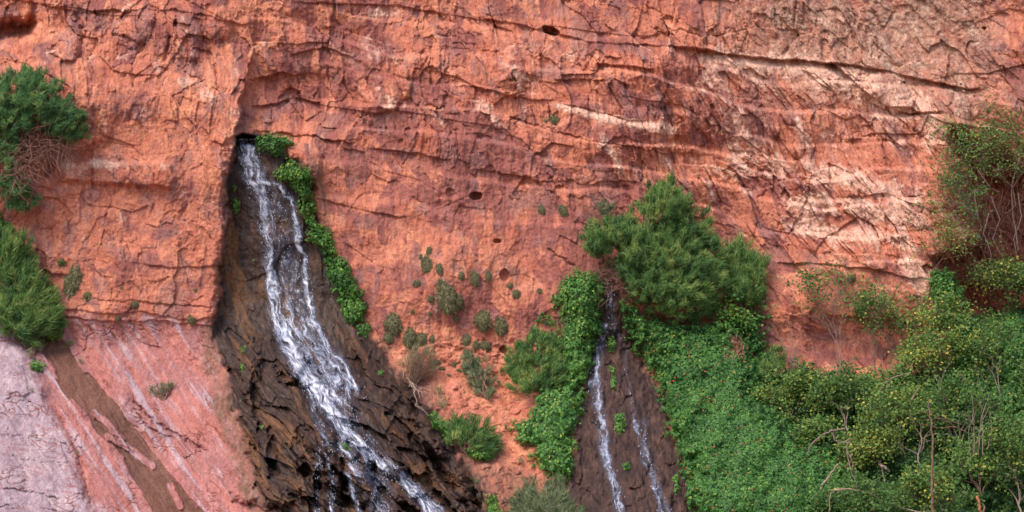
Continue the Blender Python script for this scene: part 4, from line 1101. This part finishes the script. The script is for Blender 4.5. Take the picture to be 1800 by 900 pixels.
vine('leafy_creeper', 'thin creeper with a few leaves left of the vine column', 'creeper', [(938, 556), (950, 548), (966, 556), (984, 566), (990, 585), (975, 580), (955, 568), (942, 568)], .12, 8, .08, 1.6, 'bright', tint0=.5, edge=7, hull=False)
vine('leafy_creeper', 'small creeper by the upper left shoulder of the vine column', 'creeper', [(965, 520), (982, 515), (985, 535), (975, 545)], .15, 8, .08, 2, 'vine', tint0=.5, edge=5, hull=False)
feather('grey_green_bush', 'grey green grassy bush at the bottom edge between the slope and the thin waterfall', 'bush', [(960, 885, 34, 30), (985, 905, 26, 26), (930, 900, 24, 24)], (962, 930), mat='sage', depthoff=.3, thick=.5, nb=70, tint0=.33, blade=.36, dens=1.2)
tuft('grass_tuft', 'green tuft at the bottom edge right of the grey green bush', 'grass', 1022, 896, 60, .25, 'feather')
# central shrub
feather('feathery_shrub', 'biggest feathery green shrub, standing on the cliff above the thin waterfall', 'shrub',
        [(1168, 372, 44, 44, .04), (1210, 410, 42, 40, -.06), (1232, 460, 40, 50, -.02), (1180, 460, 60, 56), (1130, 440, 50, 50, .04), (1075, 412, 46, 30, -.02), (1056, 428, 34, 26), (1200, 520, 58, 42, .06), (1150, 500, 44, 40, .05), (1120, 480, 34, 26), (1172, 345, 22, 22, .08), (1175, 326, 8, 16, .1), (1245, 500, 30, 40, .05)],
        (1130, 520), mat='feather', depthoff=.45, thick=1.2, dens=1.1, updir=.8, twigs=60, nb=80, tint0=.40, blade=.28)
feather('feathery_shrub', 'narrow feathery green shrub right of the biggest one', 'shrub',
        [(1300, 455, 28, 30, .08), (1318, 480, 32, 30, .08), (1308, 510, 30, 28, .04), (1290, 480, 18, 30, .05)], (1300, 550), mat='feather', depthoff=.25, thick=.6, dens=1.05, updir=.95, tint0=.44, nb=60, blade=.34)
scrub('leafy_shrub', 'broad leaved shrub growing through the narrow feathery shrub', 'shrub', (1300, 575), (1325, 500), doff=.7, mat='bright', leaf=.12, leafn=10, levels=3, trunk=.03, reach=.9, tint0=.35, spread=.7)
scrub('leafy_shrub', 'yellow green broad leaved shrub at the foot of the narrow feathery shrub', 'shrub', (1290, 590), (1285, 545), doff=.7, mat='bright', leaf=.11, leafn=10, levels=3, trunk=.02, reach=1.1, tint0=.7, spread=.8)
_r = thing('dry_twig_tangle', 'red brown dry twigs under the biggest feathery shrub beside the top of the thin waterfall', 'dry twigs', at(1080, 500, float(depth(1080, 500))))
tb = Tubes(4); tb.k = 4; tangle(tb, [(1060, 455), (1065, 475), (1080, 500), (1095, 508), (1075, 490), (1110, 510), (1050, 440), (1085, 480), (1072, 515)], 90, 8, .42, .009, .5, .3)
tb.build('twigs', RTWIG, _r); settle(_r)
_r = thing('dry_twig_tangle', 'dry twigs on a small ledge above the left end of the biggest feathery shrub', 'dry twigs', at(1050, 380, float(depth(1050, 380))))
tb = Tubes(4); tangle(tb, [(1042, 376), (1055, 378), (1068, 380), (1035, 368)], 60, 8, .45, .008, .1, -.1)
tb.build('twigs', TWIG, _r); settle(_r)
feather('wispy_bush', 'small grey green bush above the left part of the biggest feathery shrub', 'bush', [(1070, 374, 16, 12)], (1068, 390), mat='sage', depthoff=.1, thick=.3, nb=40, tint0=.3, twigs=4)
# big vine slope right of the thin falls
vine('vine_blanket', 'largest vine blanket with small orange flowers, spilling down right of the thin waterfall', 'vines',
     [(1086, 530), (1105, 524), (1140, 548), (1190, 562), (1240, 560), (1290, 556), (1330, 590), (1344, 640), (1352, 690), (1400, 740), (1460, 780), (1520, 830), (1560, 1000), (1240, 1000), (1212, 880), (1196, 820), (1180, 770), (1160, 705), (1150, 660), (1120, 620), (1098, 580)],
     1.1, 50, .080, 4.0, 'vine', lump=.28, sc=46, tint0=.36, edge=14, flowers=230, lift=.12)
_r = thing('dead_leaf_patch', 'small patch of dead red brown fronds in the vine blanket', 'dead leaves', at(1290, 615, float(depth(1290, 615))))
sp = Soup(); n_ = 700
uu = RS.normal(1290, 8, n_); vv = RS.normal(614, 11, n_); cc = at_np(uu, vv, depth(uu, vv) + 1.08 + RS.uniform(0, .1, n_))
sp.add(*leaves(cc, unit(RS.normal(0, .6, (n_, 3)) + CAMW), unit(RS.normal(0, .5, (n_, 3)) - UP), np.full(n_, .14), np.full(n_, .02), RS.uniform(0, 1, n_)))
kd = NT('dead_frond'); kd.l(kd.ramp(kd.attr('tint').outputs['Fac'], [(0, (.14, .05, .03)), (1, (.36, .18, .11))]), kd.b.inputs['Base Color'])
sp.build('fronds', kd.m, _r); settle(_r)
vine('vine_bank', 'dark green vines climbing between the vine blanket and the right wall', 'vines', [(1290, 560), (1330, 555), (1350, 590), (1352, 640), (1340, 660), (1320, 610)], .5, 20, .095, 2.6, 'vine', lump=.2, tint0=.34, edge=14, lift=.1)
feather('feathery_shrub', 'small feathery green shrub standing where the vine blanket meets the right wall', 'shrub', [(1362, 636, 17, 26), (1356, 655, 16, 16)], (1358, 680), mat='feather', depthoff=.6, thick=.4, updir=1.0, tint0=.42, twigs=6)
_r = thing('dry_twig_tangle', 'thin grey twigs on the red wall above the small feathery shrub', 'dry twigs', at(1385, 640, float(depth(1385, 640))))
tb = Tubes(4)
for k in range(34):
    a = at_np(1392 + RS.normal(0, 8), 655 + RS.normal(0, 8), depth(1392, 655) + .3); e = at_np(1382 + RS.normal(0, 18), 590 + RS.uniform(-35, 40), depth(1382, 600) + .4); tb.add(crooked(a, e, 6, 0, .1), .008, .003)
tb.build('twigs', GREY, _r); settle(_r)
# right side: vines against the wall, then scrub in front
vine('vine_bank', 'small dense vine clump hanging from the corner of the right wall', 'vines', [(1634, 474), (1660, 470), (1682, 480), (1697, 510), (1700, 535), (1685, 552), (1662, 544), (1644, 522), (1632, 500)], .5, 22, .09, 3.8, 'vine', lump=.12, tint0=.50, lift=.15, front=(1628, 500))
vine('vine_blanket', 'vine blanket covering the slope at the right edge below the dense vine clump', 'vines', [(1660, 560), (1690, 545), (1740, 548), (1790, 530), (1900, 530), (1900, 760), (1700, 760), (1660, 700), (1670, 620)], .7, 40, .095, 3.2, 'vine', lump=.3, tint0=.36, edge=14, lift=.3, yellow=.03)
vine('vine_blanket', 'dark vine carpet underneath the scrub at the lower right', 'vines', [(1345, 655), (1420, 640), (1500, 665), (1580, 650), (1660, 640), (1740, 700), (1900, 690), (1900, 1020), (1480, 1020), (1420, 800), (1350, 720)], .5, 50, .085, 1.9, 'scrub', lump=.5, tint0=.16, edge=20, lift=.05)
# ------------------------------------------------------------------ scrub and small trees on the right
SCR = [
 # base, top, doff, mat, spread, leafn, tint, trunk, levels, bare, yellow, reach, label
 ((1390, 760), (1380, 685), 1.0, 'scrub', .7, 16, .52, .024, 4, .15, .06, 1.1, 'yellow green shrub at the left end of the right hand scrub'),
 ((1430, 750), (1428, 675), 1.0, 'scrub', .7, 15, .36, .024, 4, .2, .04, 1.1, 'darker leafy shrub second from the left end of the right hand scrub'),
 ((1475, 680), (1466, 490), .45, 'scrub', .36, 6, .36, .024, 4, .25, .0, 1.0, 'slender sapling rising in front of the red wall, leftmost of three'),
 ((1540, 690), (1530, 520), .5, 'scrub', .36, 6, .34, .022, 4, .3, .0, 1.0, 'slender sapling rising in front of the red wall, middle of three'),
 ((1625, 690), (1600, 520), .8, 'scrub', .45, 13, .50, .028, 4, .25, .10, 1.0, 'slender sapling at the corner of the red wall, rightmost of three'),
 ((1490, 790), (1485, 690), 1.3, 'scrub', .8, 15, .34, .03, 4, .2, .02, 1.2, 'dull green shrub in the middle of the scrub under the leftmost sapling'),
 ((1570, 755), (1562, 675), 1.0, 'scrub', .8, 15, .42, .03, 4, .2, .05, 1.2, 'green shrub under the middle sapling'),
 ((1655, 720), (1650, 600), 1.2, 'scrub', .7, 16, .50, .035, 4, .2, .12, 1.1, 'yellow flecked shrub below the dense vine clump'),
 ((1555, 850), (1530, 755), 1.9, 'yellow', .8, 20, .48, .035, 4, .15, .0, 1.0, 'brightest yellow leaved shrub in the middle of the scrub'),
 ((1450, 800), (1440, 740), 1.4, 'scrub', .8, 12, .46, .025, 4, .3, .05, 1.1, 'small loose green shrub left of the brightest yellow shrub'),
 ((1620, 850), (1605, 730), 1.7, 'scrub', .7, 13, .40, .04, 4, .3, .06, 1.2, 'green shrub right of the brightest yellow shrub, with an upright stem'),
 ((1690, 830), (1690, 700), 1.7, 'scrub', .7, 14, .30, .04, 4, .25, .02, 1.1, 'darker green shrub behind the bundle of grey stems'),
 ((1730, 920), (1725, 780), 1.9, 'scrub', .65, 12, .45, .04, 4, .35, .06, 1.1, 'half bare shrub with many upright grey stems near the right edge'),
 ((1765, 760), (1750, 610), 1.4, 'scrub', .7, 14, .42, .035, 4, .25, .08, 1.1, 'loose green shrub at the right edge in front of the vine blanket'),
 ((1800, 930), (1785, 780), 2.0, 'scrub', .8, 18, .36, .045, 4, .15, .05, 1.2, 'dense green shrub in the lower right corner'),
 ((1560, 970), (1545, 850), 2.3, 'scrub', .85, 16, .26, .04, 4, .25, .03, 1.2, 'dark green shrub at the bottom edge below the yellow shrub'),
 ((1650, 990), (1650, 840), 2.3, 'scrub', .8, 17, .40, .04, 4, .2, .05, 1.2, 'olive green shrub at the bottom edge below the upright brown stem'),
 ((1460, 960), (1470, 860), 2.0, 'scrub', .85, 12, .24, .035, 4, .4, .02, 1.1, 'dark sparse shrub at the bottom edge beside the vine blanket'),
 ((1850, 820), (1835, 670), 1.6, 'scrub', .7, 14, .34, .035, 4, .2, .03, 1.2, 'green shrub cut off by the right edge'),
 ((1510, 745), (1505, 675), .9, 'scrub', .8, 12, .28, .025, 4, .3, .03, 1.2, 'small dark shrub filling the gap between the left and middle sapling'),
 ((1590, 810), (1580, 700), 1.5, 'scrub', .8, 14, .52, .03, 4, .25, .08, 1.1, 'light green shrub above the brightest yellow shrub'),
]
for i, (b, t, do, mt, sp_, ln, ti, tr, lv, ba, ye, re, lab) in enumerate(SCR):
    scrub('scrub_bush', lab, 'bush', b, t, do, GREY if i % 3 else BARK, mt, sp_, int(ln * 1.4), .09, lv, tr * .8, ti + .06, ba * .8, None, re, ye * .5, seed=900 + i, kids=3)
# alcove tree and neighbours
scrub('small_tree', 'tall thin leaved tree with bare grey branches in the dark recess at the upper right', 'tree', (1730, 450), (1740, 230), 1.3, BARK, 'scrub', .62, 8, .08, 5, .03, .45, .40, None, .95, 0, seed=951)
scrub('small_tree', 'second thin tree with twisted grey branches reaching to the right edge', 'tree', (1790, 440), (1800, 215), 1.4, BARK, 'scrub', .62, 8, .08, 5, .03, .45, .42, None, .95, 0, seed=952)
scrub('small_tree', 'low spreading tree leaning over the pale brow at the left of the recess', 'tree', (1715, 400), (1680, 290), 1.6, GREY, 'scrub', .6, 9, .08, 4, .035, .30, .35, None, 1.0, 0, seed=953)
scrub('scrub_bush', 'sparse yellow green bush against the corner of the right wall', 'bush', (1690, 455), (1672, 400), 1.7, BARK, 'yellow', .6, 10, .07, 4, .03, .45, .2, None, 1.0, 0, seed=954)
scrub('scrub_bush', 'yellow speckled bush below the recess, left of the dry stem tangle', 'bush', (1745, 525), (1738, 440), 1.7, BARK, 'yellow', .7, 11, .075, 4, .03, .50, .3, None, .8, .1, seed=955)
scrub('scrub_bush', 'yellow speckled bush below the recess at the right edge', 'bush', (1770, 560), (1772, 465), 1.5, BARK, 'yellow', .7, 11, .08, 4, .03, .35, .3, None, 1.0, .1, seed=956)
scrub('scrub_bush', 'dark green bush at the right edge above the vine blanket', 'bush', (1790, 540), (1795, 470), 1.4, BARK, 'scrub', .7, 14, .08, 4, .03, .35, .25, None, 1.0, .05, seed=957)
RS.seed(77)
_r = thing('dry_stem_tangle', 'curtain of bare brown stems hanging under the thin trees in the recess', 'dry stems', at(1750, 440, float(depth(1750, 440))))
tb = Tubes(4)
for k in range(230):
    u0, v0 = RS.uniform(1700, 1850), RS.uniform(330, 400); a = at_np(u0, v0, depth(u0, v0) + RS.uniform(.3, 1.5))
    u1, v1 = u0 + RS.normal(8, 46), v0 + RS.uniform(10, 120); e = at_np(u1, v1, depth(u1, v1) + RS.uniform(.3, 1.4)); tb.add(crooked(a, e, 7, .04, .16), RS.uniform(.006, .016), .005)
tb.build('stems', TWIG, _r)
tb = Tubes(5)
for pts in [((1712, 330), (1716, 370), (1725, 400), (1714, 425)), ((1742, 345), (1758, 385), (1745, 420), (1760, 450)), ((1800, 300), (1780, 330), (1786, 360), (1760, 380)), ((1738, 375), (1728, 410), (1742, 450), (1736, 480)), ((1790, 340), (1796, 380), (1782, 420), (1790, 460)), ((1720, 300), (1740, 330), (1762, 340))]:
    tb.add(np.concatenate([crooked(at_np(*pts[i], depth(*pts[i]) + 1.5), at_np(*pts[i + 1], depth(*pts[i + 1]) + 1.5), 5, 0, .06)[:-1] for i in range(len(pts) - 1)]), .022, .008)
tb.build('stem', PALE, _r); settle(_r)
limbs('dead_branch', 'pale bare branches reaching up and left over the top of the recess', 'branch', [(((1790, 440), (1775, 330), (1800, 260), (1795, 200), (1760, 160), (1758, 120)), .035, .012), (((1797, 215), (1770, 185), (1740, 160), (1715, 150)), .02, .006), (((1780, 330), (1740, 290), (1712, 250), (1700, 235)), .02, .006), (((1800, 230), (1760, 240), (1735, 225)), .016, .005)], GREY, doff=1.5)
# bare limbs in the scrub
limbs('dead_branch', 'pale forked branch curving up in front of the red wall foot', 'branch', [(((1540, 698), (1552, 680), (1560, 668), (1580, 660), (1602, 656)), .035, .010), (((1558, 672), (1572, 684), (1584, 698)), .014, .006)], PALE, doff=1.9)
limbs('dead_branch', 'short pale broken branch right of the forked one', 'branch', [(((1600, 704), (1608, 694), (1614, 682)), .04, .02)], PALE, doff=1.9)
limbs('dead_branch', 'long arched pale branch hanging over the vine blanket', 'branch', [(((1420, 798), (1428, 778), (1446, 764), (1462, 756), (1486, 754)), .022, .028), (((1462, 756), (1466, 772), (1480, 780), (1492, 772)), .022, .026), (((1492, 772), (1488, 795), (1496, 830), (1506, 850), (1508, 890)), .034, .012), (((1490, 790), (1500, 820), (1492, 850)), .02, .008)], GREY, doff=2.1)
limbs('dead_branch', 'thick pale log leaning in the vine blanket at the bottom', 'branch', [(((1474, 816), (1456, 838), (1442, 860), (1436, 884)), .03, .055)], PALE, doff=1.7)
limbs('dead_branch', 'long pale branch lying along the bottom edge of the scrub', 'branch', [(((1460, 862), (1500, 860), (1530, 866), (1560, 884), (1600, 898), (1660, 906)), .018, .035), (((1458, 905), (1458, 870), (1475, 858), (1510, 862)), .012, .016), (((1540, 872), (1530, 850), (1542, 842)), .012, .006)], PALE, doff=2.6)
limbs('dead_branch', 'orange brown stick standing at the bottom edge near the lower right corner', 'branch', [(((1718, 872), (1722, 890), (1726, 915)), .045, .05)], wood_material('orange_wood', (.30, .11, .05), (.48, .22, .10)), doff=2.4)
limbs('dead_branch', 'bundle of upright bare grey stems right of the half bare shrub', 'branch', [(((1712, 800), (1712, 740), (1708, 690)), .02, .008), (((1720, 800), (1724, 740), (1740, 690)), .022, .008), (((1728, 800), (1728, 730), (1722, 700)), .018, .006), (((1716, 780), (1734, 720), (1762, 705)), .014, .005), (((1722, 760), (1700, 730), (1690, 725)), .014, .005), (((1735, 790), (1745, 750), (1738, 720), (1760, 740)), .014, .005), (((1706, 810), (1702, 760), (1716, 720)), .016, .006)], GREY, doff=2.3)
limbs('dead_branch', 'upright brown stem right of the brightest yellow shrub', 'branch', [(((1640, 900), (1638, 840), (1640, 780), (1636, 730), (1630, 700)), .05, .016)], BARK, doff=2.3)
limbs('dead_branch', 'short thick grey log in the scrub below the yellow shrub', 'branch', [(((1546, 816), (1556, 822), (1562, 828)), .05, .045)], GREY, doff=2.2)
limbs('dead_branch', 'thin grey twigs spraying left from the half bare shrub', 'branch', [(((1700, 760), (1670, 745), (1640, 728), (1612, 722)), .014, .005), (((1690, 745), (1660, 735), (1625, 738)), .012, .004), (((1680, 750), (1650, 752), (1618, 745)), .012, .004), (((1800, 762), (1760, 765), (1735, 752)), .014, .004)], TWIG, doff=2.2)
